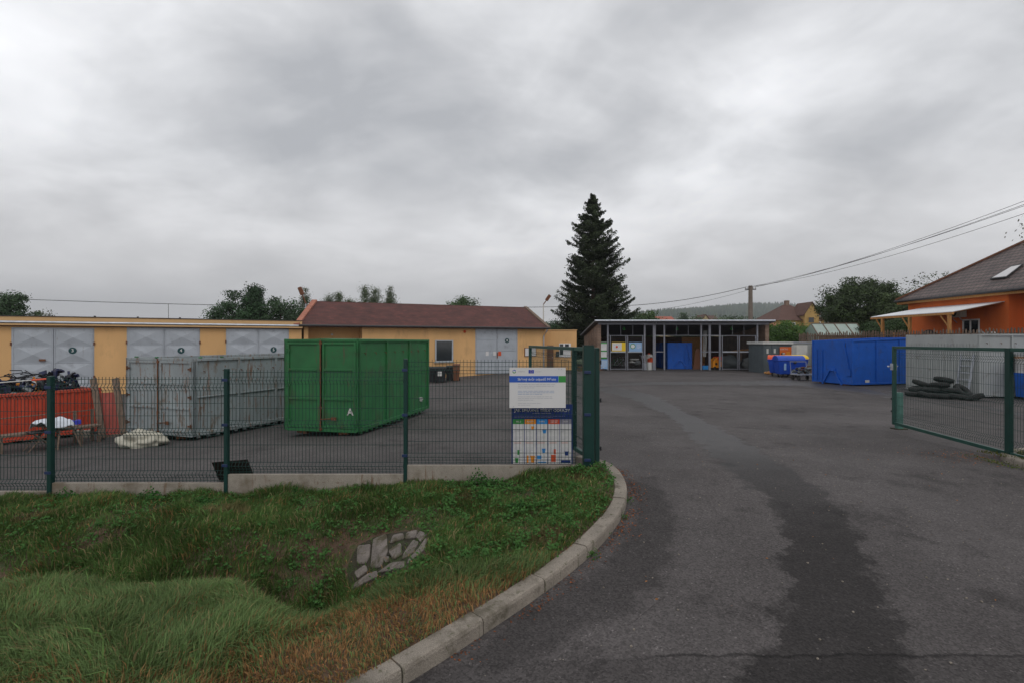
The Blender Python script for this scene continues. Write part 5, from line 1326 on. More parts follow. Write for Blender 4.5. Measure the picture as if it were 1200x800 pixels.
def meshleaf(pa, pb):
    lf = rail(pa, pb, 393.2).build('door_leaf', 'shed_steel', sh); rail(pa, pb, 412, .10).build('rail', 'steel', lf); rail(pa, pb, 432, .05).build('rail', 'shed_steel', lf)
    for a in (pa, pb - .9): MB().box(SX(a), SX(a + .9), -.037, .037, .04, SZ(393.2)).build('stile', 'shed_steel', lf)
    mb = MB()
    for k in range(1, 16): x_ = SX(pa) + (SX(pb) - SX(pa)) * k / 16; mb.beam((x_, .02, .06), (x_, .02, SZ(394)), .008)
    for k in range(1, 24): z_ = .06 + (SZ(394) - .06) * k / 24; mb.beam((SX(pa) + .05, .028, z_), (SX(pb) - .05, .028, z_), .008)
    mb.build('wire_mesh', 'dark_metal', lf)
for a, b in ((714.7, 733.9), (735.0, 753.6), (845.8, 864.9), (865.9, 885.8)): meshleaf(a, b)
for a, b in ((768.5, 777.4), (822.6, 830.1), (833, 842.4)):
    rail(a, b, 393.2).build('rail', 'shed_steel', sh); rail(a, b, 412).build('rail', 'shed_steel', sh)
for a, b in ((756.4, 764.9), (713.4, 754.4), (779.4, 820.6), (844.4, 886.2)): rail(a, b, 393 if b != 764.9 else 381, .03).build('transom', 'shed_steel', sh)
for p in (727.3, 741.5, 792.5, 806.5, 858.3, 871.8): MB().box(SX(p) - .012, SX(p) + .012, -.01, .01, SZ(392.6), SZ(380.7)).build('glazing_bar', 'shed_steel', sh)
for p in (735.3, 799.2, 865.3):
    l_ = MB().tube([(SX(p), 1.2, SZ(386.4)), (SX(p), 1.2, SZ(386.4) + .25)], [.12, .03], 10).build('hanging_lamp', 'green_sign', sh)
# notices on the shed
def panel(name, label, pa, pb, ya, yb, mt, cat='sign', y=-.06):
    t = thing(name, label, cat, (ray(pa, sy + y), sy + y, CZ - (yb - 400) / 600 * sy)); w = (pb - pa) / 600 * sy; h = (yb - ya) / 600 * sy
    MB().box(0, w, 0, .01, 0, h).build('board', mt, t); return t, w, h
t, w, h = panel('poster', 'white and green notice at the left end of the shed front', 704.3, 711, 400.8, 419.8, 'sheet')
for z in (.0, .42, .9): MB().box(0, w, -.004, -.001, h * z, h * z + .10).build('green_band', 'green_sign', t)
mb = MB(); bar_lines(mb, .05, h * .85, w - .1, 4, .07, .02, 1); bar_lines(mb, .05, h * .4, w - .1, 4, .07, .02, 2); mb.build('small_print', 'ink2', t)
t, w, h = panel('poster', 'pale blue banner below the green and white notice on the shed', 704.2, 712, 420.5, 431.8, 'paleblue', 'banner')
mb = MB(); bar_lines(mb, .05, h * .8, w - .1, 6, .09, .03, 12); mb.build('small_print', 'sheet', t)
t, w, h = panel('poster', 'white and yellow poster with an orange sun mark on the mesh door', 717, 733, 401, 411.2, 'yellow_sign')
MB().box(.03, w * .72, -.004, -.001, .06, h - .04).build('white_field', 'sheet', t)
mb = MB(); mb.tube([(w * .36, -.008, h * .5), (w * .36, -.005, h * .5)], .09, 16); mb.build('sun_mark', 'red_sign', t)
mb = MB()
for k in range(8): a = k * math.pi / 4; mb.blob((w * .36 + .2 * math.cos(a), -.006, h * .5 + .2 * math.sin(a) * .8), (.025, .003, .025), 6, 4, 0, 0)
mb.build('ray_dots', 'ink2', t)
t, w, h = panel('poster', 'pale blue poster with white emblem on the mesh door', 737, 752.2, 401, 411.6, 'paleblue')
mb = MB(); mb.tube([(w * .3, -.006, h * .58), (w * .3, -.003, h * .58)], .2, 20); mb.build('emblem_ring', 'green_sign', t); mb = MB(); mb.tube([(w * .3, -.012, h * .58), (w * .3, -.0065, h * .58)], .15, 20); mb.build('emblem_disc', 'sheet', t)
mb = MB(); bar_lines(mb, w * .6, h * .75, w * .33, 4, .09, .03, 13); mb.build('small_print', 'sheet', t)
# things kept in the shed
def SP(px, y, z=0): return Vector((ray(px, y), y, sz + .036 + z))
def bike(label, px, y, mt, rz=0):
    t = thing('bicycle', label, 'bicycle', tuple(SP(px, y)), rz)
    for x in (-.5, .5):
        w_ = MB().torus((x, 0, .33), .31, .018, 'y', 24, 6).build('wheel', 'rubber', t); mb = MB()
        for k in range(8): a = k * math.pi / 8; mb.beam((x - .3 * math.cos(a), 0, .33 - .3 * math.sin(a)), (x + .3 * math.cos(a), 0, .33 + .3 * math.sin(a)), .004)
        mb.build('spokes', 'steel', w_)
    mb = MB()
    for a, b in (((-.5, .33), (-.15, .75)), ((-.15, .75), (.3, .8)), ((-.1, .3), (.33, .75)), ((-.5, .33), (-.1, .3)), ((-.1, .3), (-.18, .85)), ((.5, .33), (.3, .9))): mb.tube([(a[0], 0, a[1]), (b[0], 0, b[1])], .018, 6)
    mb.build('frame', mt, t); MB().box(-.3, -.08, -.06, .06, .86, .91).build('saddle', 'black', t, bevel=.01); MB().tube([(.3, -.25, .95), (.3, 0, .92), (.3, .25, .95)], .015, 6).build('handlebar', 'steel', t)
bike('dark bicycle parked behind the left mesh door of the shed', 722, 40.0, 'green_c'); bike('second bicycle parked behind the first in the shed', 726, 40.9, 'steel', .3)
t = thing('moped', 'pale moped standing behind the second mesh door of the shed', 'moped', tuple(SP(747.5, 40.4)), .15)
for x in (-.55, .5): MB().torus((x, 0, .3), .24, .05, 'y', 22, 8).build('wheel', 'rubber', t)
MB().tube([(.5, 0, .3), (.3, 0, .95), (.28, 0, 1.05)], .035, 8).build('fork', 'steel', t); MB().tube([(.28, -.32, 1.08), (.28, 0, 1.04), (.28, .32, 1.08)], .02, 6).build('handlebar', 'steel', t)
MB().blob((-.02, 0, .48), (.3, .14, .2), 10, 6, .2, 3).build('engine', 'lightjunk', t, smooth=True); MB().box(-.65, .05, -.13, .13, .72, .82).build('seat', 'offwhite', t, bevel=.03); MB().blob((.42, 0, .95), (.12, .12, .12), 10, 6, 0, 1).build('headlight', 'offwhite', t)
MB().extr([(-.8, -.1, .5), (-.5, -.1, .68), (-.2, -.1, .5)], (0, .2, 0)).build('rear_mudguard', 'offwhite', t)
mb = MB(); mb.add([], []); 
for i, (px_, y_, s_, h_, mt, lab) in enumerate([(756.5, 39.5, .2, .55, 'steel', 'grey canister by the post at the shed moped'), (761.5, 39.35, .26, .62, 'offwhite', 'white canister at the foot of the thick shed post'), (763, 39.9, .28, .95, 'red_sign', 'red drum behind the white canister in the shed'), (760.6, 40.3, .3, 1.25, 'offwhite', 'tall white drum in the shed behind the canisters')]):
    t = thing('canister', lab, 'canister', tuple(SP(px_, y_)), i)
    MB().tube([(0, 0, .0), (0, 0, h_ * .86), (0, 0, h_ * .93)], [s_, s_, s_ * .6], 14).build('body', mt, t); MB().tube([(0, 0, h_ * .93), (0, 0, h_)], s_ * .3, 10).build('cap', 'red_sign' if mt == 'offwhite' else 'black', t)
t = thing('road_saw', 'orange yellow wheeled machine standing in the shed by the third bay', 'machine', tuple(SP(838, 39.7)), .3)
MB().extr([(-.38, -.25, .15), (.4, -.25, .15), (.4, -.25, .62), (.05, -.25, .95), (-.38, -.25, .7)], (0, .5, 0)).build('body', 'amber', t, bevel=.03); MB().box(.02, .38, -.28, .28, .72, 1.0).build('engine_cover', 'red_sign', t, bevel=.03)
MB().tube([(-.3, -.28, .95), (-.35, -.28, .72)], .02, 6).build('handle', 'black', t)
for s in (-1, 1): MB().tube([(s * .25, -.3, .12), (s * .25, .3, .12)], .13, 14).build('wheel', 'rubber', t)
MB().tube([(-.1, -.26, .45), (-.1, -.25, .45)], .1, 12).build('filter_hole', 'black', t)
t = SP(826.8, 39.9); o = MB().box(-.28, .28, -.2, .2, 0, .3).build('blue_crate', 'sky_blue', bevel=.02); o.location = t; tag(o, 'small bright blue crate on the shed floor left of the orange machine', 'crate')
t = SP(821.0 + 2, 40.6); o = MB().box(-.2, .1, -.1, .1, 0, .55).build('red_crate', 'rust', bevel=.02); o.location = t; tag(o, 'rust red box beside the blue crate in the shed', 'crate')
o = MB().box(-1.0, 1.0, 0, .06, 0, 2.55).build('chipboard_sheet', 'wood'); o.location = SP(813, 45.6); o.rotation_euler = (R(-4), 0, 0); tag(o, 'tall brown chipboard sheet leaning on the back wall of the shed', 'board')
o = MB().extr([(-.3, 0, 0), (.3, 0, 0), (.38, .0, 1.6), (.0, 0, 1.6)], (0, .05, 0)).build('red_board', 'brown'); o.location = SP(816.5, 40.2); o.rotation_euler = (R(-6), 0, 0); tag(o, 'narrow dark red board propped beside the blue container in the shed', 'board')
for i in range(3):
    o = MB().tube([(0, 0, 0), (.25 + i * .02, .5, 2.0)], .022, 6).build('steel_bar', 'offwhite'); o.location = SP(824.2 + i * 1.3, 39.5, .0) + Vector((0, 0, 1.0)); tag(o, ('left', 'middle', 'right')[i] + 'most of three thin pale rods leaning behind the shed side panel', 'rod')
hp2 = thing('storage_shelf', 'dark shelf across the third bay of the shed carrying planks', 'shelf', tuple(SP(866, 41.2)))
MB().box(-1.6, 1.6, -.4, .5, 1.28, 1.33).build('board', 'oldwood', hp2)
for x in (-1.55, 0, 1.55): MB().box(x - .04, x + .04, -.38, -.3, 0, 1.279).build('leg', 'oldwood', hp2)
for i, (a, b, z0_, z1_, m_) in enumerate(((-.9, .9, 1.36, 1.52, 'wood'), (-.5, 1.3, 1.42, 1.62, 'wood'), (-1.3, .3, 1.37, 1.40, 'oldwood'))):
    o = MB().beam((a, -.3 + i * .2, z0_), (b, -.2 + i * .2, z1_), .16, .05).build('plank', m_); o.location = SP(866, 41.2); tag(o, ('orange plank at the front of the shed shelf', 'orange plank lying tilted across the shed shelf', 'grey plank lying flat on the shed shelf')[i], 'plank')
o = MB().blob((0, 0, .42), (1.0, .7, .62), 20, 12, .22, 4, flat=-.42).build('covered_heap', 'cabinet', smooth=True); o.location = SP(856, 41.1); tag(o, 'dark tarpaulin covered heap under the shelf in the third shed bay', 'heap')
o = MB().blob((0, 0, .35), (.5, .4, .5), 14, 9, .4, 9, flat=-.35).build('grey_sack_heap', 'lightjunk', smooth=True); o.location = SP(876, 40.6); tag(o, 'pale grey sacks heaped at the right of the third shed bay', 'sacks')
o = MB().beam((-.05, 0, 0), (.12, .35, 1.7), .05).build('red_pole', 'red_sign'); o.location = SP(893.5, 39.6); tag(o, 'thin red pole leaning inside the right end of the shed', 'pole')
mb = MB(); rr_ = random.Random(9); WP = []; WC = []
for k in range(420): WP.append((ray(688, 38.5) + rr_.gauss(0, .45), 38.3 + rr_.gauss(0, .3), sz + rr_.uniform(0, .35))); WC.append(np.array(rr_.choice([(.1, .12, .03), (.3, .1, .03), (.08, .1, .03)])) * rr_.uniform(.6, 1.2))
V, F = leafquads(np.array(WP), np.tile((0, -.5, 1.), (len(WP), 1)), .06, .6, .6); o = npmesh('wall_weeds', V, F, 'leaf', col=np.array(WC)); struct(o, 'stuff'); tag(o, 'low weeds and orange leaves at the brick corner of the shed', 'weeds')

# ------------------------------------------------------------------ raised garden with house, greenhouse, pickets
GW = [(20.9, 60), (20.9, 38), (22.4, 24.2), (40, 24.2)]; gh = 1.42
mb = MB()
for a, b in zip(GW, GW[1:]): mb.beam((a[0], a[1], .5), (b[0], b[1], .5), .25, 2 * (gh - .5) + .1)
rw = thing('retaining_wall', 'low grey concrete wall holding up the neighbouring garden behind the containers', 'wall', (0, 0, 0)); mb.build('wall', 'concrete', rw)
mb = MB(); mb.poly([(21.0, 60, gh), (21.0, 38.1, gh), (22.5, 24.3, gh), (46, 24.3, gh), (46, 60, gh)]); struct(mb.build('garden_ground', 'soil'))
pf = thing('picket_fence', 'low brown wooden picket fence along the garden above the containers', 'fence', (0, 0, 0))
rr_ = random.Random(12); mbp = MB(); mbr = MB()
for (a, b) in (((21.05, 37.5), (22.5, 24.4)), ((22.6, 24.4), (33, 24.4))):
    a = Vector((*a, 0)); b = Vector((*b, 0)); L_ = (b - a).length; n = int(L_ / .17)
    for k in range(n):
        p = a.lerp(b, k / n); h_ = 1.0 + rr_.uniform(-.08, .06); q = p + Vector((rr_.gauss(0, .012), rr_.gauss(0, .012), gh + h_))
        mbp.beam(p + Vector((0, 0, gh)), q, .075, .03, up=(b - a).normalized())
        mbp.beam(q, q + Vector((0, 0, .05)), .03, .03)
    for z in (.25, .8): mbr.beam(a + Vector((.04, .05, gh + z)), b + Vector((.04, .05, gh + z)), .03, .06)
o = mbp.build('pickets', 'oldwood', pf); o['kind'] = 'stuff'; mbr.build('rail', 'oldwood', pf)
# orange house
ho = thing('orange_house', 'orange house with brown tiled hipped roof at the right edge', 'house', (26.0, 33.6, gh))
ez = CZ + 2.62 - gh
MB().box(0, 9, -6.8, 0, -.2, ez).build('wall', 'orange_wall', ho)
MB().box(.9, 9, -15, -6.804, -.2, ez).build('wall', 'orange_wall', ho)
mb = MB(); E = [(-.45, .5, ez), (11, .5, ez), (11, -16, ez), (-.45, -16, ez)]; sl = .72; rx = 5.3; rzz = ez + sl * 5.75
A_, B_ = (rx, .5 - 5.75, rzz), (rx, -16 + 5.75, rzz)
up = lambda P, d=.1: (P[0], P[1], P[2] + d)
mb.add([up(E[0]), up(E[3]), up(B_), up(A_), up(E[1]), up(E[2]), E[0], E[3], E[1], E[2]], [(0, 3, 2, 1), (0, 4, 3), (3, 4, 5, 2), (1, 2, 5), (6, 0, 1, 7), (6, 8, 4, 0), (7, 1, 5, 9), (6, 7, 9, 8)])
rf = mb.build('roof', 'tiles', ho)
mb = MB(); mb.beam(up(E[0], .13), up(A_, .13), .22, .1); mb.beam(up(A_, .13), up(B_, .13), .22, .1); mb.build('ridge_tiles', 'brown', rf)
MB().box(-.40, -.36, -15.9, .45, ez - .2, ez - .005).build('fascia', 'wood', ho); MB().box(-.36, 9, .36, .4, ez - .2, ez - .005).build('fascia', 'wood', ho)
MB().tube([(-.52, -15.9, ez + .0), (-.52, .5, ez)], .07, 8).build('gutter', 'dark_metal', ho)
def onroof(px, py):
    u = (px - 600) / 600; k = (py - 400) / 600
    # plane: z-(gh+ez+.1) = sl*(x-25.55)
    y = (gh + ez + .1 - CZ - sl * 25.55) / (-k - sl * u)
    return Vector((u * y - 26, y - 33.6, CZ - k * y - gh))
sk = [onroof(*p) for p in ((1161, 328.5), (1180, 326.5), (1200, 311), (1187, 313.5))]
n_ = Vector((-sl, 0, 1)).normalized()
MB().extr([p + n_ * .02 for p in sk], n_ * .07).build('skylight', 'dark_metal', rf)
c = sum(sk, Vector()) / 4; MB().extr([c + (p - c) * .86 + n_ * .0905 for p in sk], n_ * .01).build('skylight_blind', 'sheet', rf)
w_ = MB().box(-.03, -.003, -5.15, -4.15, .6, CZ + 1.25 - gh).build('window', 'glass_dark', ho)
mb = MB()
for y_ in (-5.18, -4.65, -4.18): mb.box(-.07, -.031, y_, y_ + .07, .6, CZ + 1.25 - gh)
mb.box(-.07, -.031, -5.1, -4.18, CZ + 1.18 - gh, CZ + 1.25 - gh); mb.box(-.07, -.031, -5.1, -4.18, .6, .67); mb.build('frame', 'white', w_)
ac = thing('air_conditioner', 'white outdoor air conditioning unit on the orange wall under the canopy', 'air conditioner', (25.985, 30.0, CZ + 1.38))
MB().box(-.35, 0, -.75, 0, 0, .5).build('casing', 'offwhite', ac, bevel=.02)
MB().tube([(-.36, -.28, .25), (-.352, -.28, .25)], .2, 18).build('fan_grille', 'black', ac)
MB().beam((-.3, -.1, -.02), (.0, -.1, -.3), .03).build('bracket', 'steel', ac); MB().beam((-.3, -.6, -.02), (.0, -.6, -.3), .03).build('bracket', 'steel', ac)
# canopy
ca = thing('canopy', 'translucent white lean-to canopy on yellow timber posts beside the orange house', 'canopy', (22.7, 32.4, gh))
iz, oz = CZ + 2.08 - gh, CZ + 1.50 - gh
mb = MB(); mb.extr([(0, 0, oz), (0, -6.0, oz), (3.28, -5.4, iz), (3.28, 0, iz)], (0, 0, .035)); mb.build('roof_sheet', 'poly', ca)
mb = MB(); mb.beam((.05, .05, oz - .06), (.05, -6, oz - .06), .08, .12); mb.build('front_beam', 'wood', ca)
mb = MB()
for k in range(7): mb.beam((.1, -.05 - k * .95, oz - .02), (3.2, -.05 - k * .87, iz - .04), .05, .07)
mb.build('rafters', 'wood', ca)
for y_ in (-.95, -3.1, -5.75): MB().box(.0, .13, y_ - .065, y_ + .065, 0, oz - .125).build('post', 'wood', ca); MB().beam((.06, y_ + .05, oz - .75), (.06, y_ + .55, oz - .13), .05).build('brace', 'wood', ca)
# garden clutter under the canopy
gb = thing('garden_bench', 'reddish wooden bench standing under the white canopy', 'bench', (23.9, 31.0, gh), R(15))
MB().box(-.7, .7, -.25, .25, .42, .47).build('seat', 'wood', gb); MB().box(-.7, .7, .22, .27, .5, .95).build('backrest', 'wood', gb)
for x in (-.6, .6): MB().box(x - .04, x + .04, -.22, .22, 0, .419).build('leg', 'wood', gb)
t = thing('barbecue', 'round black kettle barbecue on thin legs beneath the canopy', 'barbecue', (23.3, 28.6, gh))
MB().blob((0, 0, .78), (.34, .34, .3), 14, 10, 0, 0).build('bowl', 'black', t, smooth=True)
for k in range(3): a = k * 2.1; MB().beam((.35 * math.cos(a), .35 * math.sin(a), 0), (.18 * math.cos(a), .18 * math.sin(a), .6), .03).build('leg', 'steel', t)
for i, (px_, y_, w_, h_, m_, nm, lab) in enumerate([(1152, 25.0, .45, .16, 'lightjunk', 'covered_pile', 'grey covered garden pile showing above the pickets left of the window'), (1164, 24.9, .3, .16, 'offwhite', 'pale_sack', 'pale sack showing above the pickets beside the grey pile')]):
    o = MB().blob((0, 0, h_ + .35), (w_, .35, h_ + .2), 16, 8, .3, i + 3).build(nm, m_, smooth=True); o.location = (ray(px_, y_), y_, gh); tag(o, lab, 'pile')
o = MB().blob((0, 0, .78), (.22, .2, .12), 14, 8, .1, 3).build('straw_basket', 'wood', smooth=True); o.location = (ray(1194.5, 25), 25.0, gh - .12); tag(o, 'pale yellow basket on top of the fence line at the right edge', 'basket')

# greenhouse
gy = 40.5; gho = thing('greenhouse', 'long low greenhouse with pale green sloping panes behind the blue container', 'greenhouse', (ray(951, gy), gy, gh))
GX = lambda p, y: ray(p, y) - gho.location.x
z0_, z1_ = CZ - (393.3 - 400) / 600 * gy - gh, CZ - (379.5 - 400) / 600 * (gy + 1.6) - gh
a, b, c, d_ = (GX(959, gy), 0, z0_), (GX(1015.5, gy), 0, z0_), (GX(1004, gy + 1.6), 1.6, z1_), (GX(950.5, gy + 1.6), 1.6, z1_)
MB().extr([a, b, c, d_], (0, .02, -.03)).build('glass_roof', 'glassgreen', gho)
mb = MB(); 
for k in range(5):
    t_ = k / 4; p = Vector(a).lerp(Vector(b), t_); q = Vector(d_).lerp(Vector(c), t_); mb.beam(p + Vector((0, -.01, .02)), q + Vector((0, -.01, .02)), .06, .05)
mb.beam(Vector(a) + Vector((0, -.02, 0)), Vector(b) + Vector((0, -.02, 0)), .07); mb.beam(Vector(d_) + Vector((0, 0, .03)), Vector(c) + Vector((0, 0, .03)), .07); mb.build('glazing_bars', 'oldwood', gho)
MB().extr([a, d_, (d_[0], 3.2, z0_), (d_[0], 3.2, 0), (a[0], 0, 0)], (.05, 0, 0)).build('end_wall', 'glassgreen', gho)
MB().box(a[0] + .06, b[0], .03, .08, 0, z0_ - .05).build('front_wall', 'oldwood', gho)
MB().extr([d_, c, (c[0], 3.2, z0_), (d_[0], 3.2, z0_)], (0, 0, -.03)).build('rear_roof', 'glassgreen', gho)

# distant houses
def house(name, label, pxa, pxb, y, zbase, pye, pyr, wall, roof, D_=8, hip=False, windows=(), chim=None, roofh=None):
    x0, x1 = ray(pxa, y), ray(pxb, y); t = thing(name, label, 'house', (x0, y, zbase)); w = x1 - x0
    e = CZ - (pye - 400) / 600 * y - zbase; r_ = CZ - (pyr - 400) / 600 * y - zbase
    MB().box(0, w, 0, D_, -1, e).build('wall', wall, t)
    ins = min(D_ * .5, w * .42) if hip else 0; o_ = .35
    P = [(-o_, -o_, e), (w + o_, -o_, e), (w + o_, D_ + o_, e), (-o_, D_ + o_, e), (ins - (0 if hip else o_), D_ / 2, r_), (w - ins + (0 if hip else o_), D_ / 2, r_)]
    rf = MB().add(P, [(0, 1, 5, 4), (2, 3, 4, 5), (0, 4, 3), (1, 2, 5), (0, 3, 2, 1)]).build('roof', roof, t)
    for (a, b, c, d_) in windows:
        xa, xb = ray(a, y) - x0, ray(b, y) - x0; za, zb = CZ - (d_ - 400) / 600 * y - zbase, CZ - (c - 400) / 600 * y - zbase
        f_ = MB().box(xa, xb, -.06, -.003, za, zb).build('window', 'white', t); MB().box(xa + .12, xb - .12, -.075, -.0605, za + .12, zb - .12).build('pane', 'glass_dark', f_)
    if chim:
        x = ray(chim, y) - x0; MB().box(x - .3, x + .3, D_ / 2 - .3, D_ / 2 + .3, r_ - 1.2, r_ + .7).build('chimney', 'brick', rf)
    return t
M['farroof'] = pm('far_red_tiles', (.33, .09, .055), .8, .15, 2); M['farbrown'] = pm('far_brown_tiles', (.10, .05, .038), .8, .2, 2); M['farwall'] = pm('far_cream_wall', (.45, .36, .2), .9, .08, 2)
M['ochre'] = pm('ochre_wall', (.42, .27, .10), .9, .08, 2)
hs = house('villa', 'ochre gabled house with brown hipped roof and chimney beyond the greenhouse', 913, 966, 80, .3, 375.5, 355, 'ochre', 'farbrown', 9, True, windows=((916, 920, 381, 388), (928, 932, 378, 386), (955.5, 961.5, 377, 385)), chim=940)
y = 79.2; x0 = ray(943, y); gbt = MB().extr([(0, 0, 0), (17 / 600 * y, 0, 0), (17 / 600 * y, 0, 4.4), (8.5 / 600 * y, 0, 6.2), (0, 0, 4.4)], (0, 4, 0)).build('gable_front', 'ochre', hs); gbt.location = (x0 - hs.location.x, -.8, CZ - (397 - 400) / 600 * y - .3 - .7)
mb = MB(); w_ = 17 / 600 * y; mb.beam((-.2, 1.9, 4.3), (w_ / 2, 1.9, 6.3), 4.3, .12, up=(0, 1, 0)); mb = MB()
for s in (0, 1):
    xa = -.25 if s == 0 else w_ + .25; mb.extr([(xa, -.2, 4.25), (w_ / 2, -.2, 6.28), (w_ / 2, -.2, 6.42), (xa, -.2, 4.39)], (0, 4.3, 0))
o = mb.build('gable_roof', 'farbrown', hs); o.location = gbt.location
f_ = MB().box((946.5 - 943) / 600 * y, (954 - 943) / 600 * y, -.08, -.003, 3.1, 4.05).build('window', 'ochre', gbt); MB().box((947.2 - 943) / 600 * y, (953.4 - 943) / 600 * y, -.1, -.081, 3.2, 3.98).build('pane', 'glass_dark', f_)
house('brick_house', 'small orange brick house left of the ochre villa', 897, 911, 74, .4, 383, 374.5, 'redbrick', 'farroof', 6)
house('red_roofed_house', 'distant house with bright red roof above the shed', 772, 791, 150, 1, 376, 370.2, 'farwall', 'farroof', 9)
house('red_roofed_house', 'distant house with dull red roof and small chimney beside the spruce', 751, 768, 130, 1, 376, 369.6, 'farwall', 'farbrown', 9, True, chim=759)
house('cream_house', 'distant cream gabled house with dark roof above the middle of the shed', 828, 843, 140, 1, 376, 369, 'farwall', 'farbrown', 9)
y = 139; gbt = thing('cream_cottage', 'small cream gable end standing before the dark roofed house', 'house', (ray(822.5, y), y, 1)); w_ = 9 / 600 * y
MB().extr([(0, 0, -1), (w_, 0, -1), (w_, 0, CZ + 5.6 - 1), (w_ / 2, 0, CZ + 7.1 - 1), (0, 0, CZ + 5.6 - 1)], (0, 6, 0)).build('wall', 'farwall', gbt)
mb = MB()
for s in (0, 1):
    xa = -.3 if s == 0 else w_ + .3; mb.extr([(xa, -.2, CZ + 4.35), (w_ / 2, -.2, CZ + 6.13), (w_ / 2, -.2, CZ + 6.33), (xa, -.2, CZ + 4.55)], (0, 6.4, 0))
mb.build('roof', 'farbrown', gbt)

# ------------------------------------------------------------------ poles, lamps, cables
pp = thing('concrete_pole', 'tall tapered concrete electricity pole with steel crossarm behind the shed', 'utility pole', (ray(879.5, 52), 52, gz(20, 52)))
ph = CZ + (400 - 335) / 600 * 52 - gz(20, 52)
MB().tube([(0, 0, -.5), (0, 0, ph)], [.27, .19], 12).build('shaft', 'pole', pp)
MB().box(-.55, .55, -.06, .06, ph - .42, ph - .32).build('crossarm', 'dark_metal', pp)
for x in (-.5, -.25, .25, .5): MB().tube([(x, 0, ph - .32), (x, 0, ph - .12)], .045, 8).build('insulator', 'offwhite', pp)
wp = thing('wooden_pole', 'dark pole carrying the cable hidden behind the spruce', 'utility pole', (ray(700, 58), 58, gz(10, 58)))
wh = CZ + (400 - 357) / 600 * 58 - gz(10, 58); MB().tube([(0, 0, -.5), (0, 0, wh)], [.16, .11], 10).build('shaft', 'bark', wp); MB().box(-.3, .3, -.05, .05, wh - .3, wh - .22).build('crossarm', 'dark_metal', wp)
def cable(a, b, sag, r_, label, group=None, n=28):
    a, b = Vector(a), Vector(b); pts = []
    for i in range(n + 1):
        t = i / n; p = a.lerp(b, t); p.z -= sag * 4 * t * (1 - t); pts.append(p - a)
    o = MB().tube(pts, r_, 5).build('overhead_cable', 'wire'); o.location = a; tag(o, label, 'cable', group); return o
top = Vector((ray(879.5, 52), 52, gz(20, 52) + ph - .15))
for i, (py, dx_, sg) in enumerate(((232, .5, .55), (237, .25, .55), (239.5, -.25, .55), (247.5, -.5, .75))):
    q = Vector((27.0, 22.0, CZ + (400 - (232 - (1336 - 1200) * .36) - (py - 232) * 1.25) / 600 * 22)); cable(top + Vector((dx_, 0, 0)), q, sg, .013, ('uppermost', 'second', 'third', 'lowest')[i] + ' of the four cables rising from the concrete pole to the right', 'cables to the right')
cable(top + Vector((-.5, 0, 0)), (wp.location.x + .3, 58, wp.location.z + wh - .2), .5, .028, 'thick twisted cable dropping from the concrete pole to the left')
cable(top + Vector((-.25, 0, -.3)), (wp.location.x + .3, 58, wp.location.z + wh - 1.2), .5, .013, 'thin cable below the twisted one left of the concrete pole')
cable((wp.location.x, 58, wp.location.z + wh - .2), (-55, 46, CZ + (400 - 345) / 600 * 46), .55, .028, 'long dark cable above the roofs on the left')
def lamp(label, px, y, pyb, pyt, arm, headpx, headpy, m_, mast='dark_metal'):
    x = ray(px, y); zb_ = CZ - (pyb - 400) / 600 * y; zt_ = CZ - (pyt - 400) / 600 * y
    t = thing('yard_lamp', label, 'lamp', (x, y, zb_)); MB().tube([(0, 0, 0), (0, 0, zt_ - zb_)], .045, 8).build('mast', mast, t)
    h_ = Vector((ray(headpx, y) - x, -.1, CZ - (headpy - 400) / 600 * y - zb_)); MB().tube([(0, 0, zt_ - zb_), h_], .04, 8).build('arm', m_, t)
    d_ = (h_ - Vector((0, 0, zt_ - zb_))).normalized(); hd = MB(); hd.beam(h_, h_ + d_ * .55, .26, .18, up=(0, 1, 0)); hd.build('lamp_head', m_, t, bevel=.04)
    return t
lamp('leaning brown floodlight on a mast at the left end of the red roof', 358.5, 34.5, 376, 356, 1, 355.2, 346, 'brown', 'steel')
MBz = lamp('brown headed floodlight on a pale mast beyond the right end of the hall', 636.8, 42, 388, 357, 1, 640, 352.5, 'brown', 'offwhite')

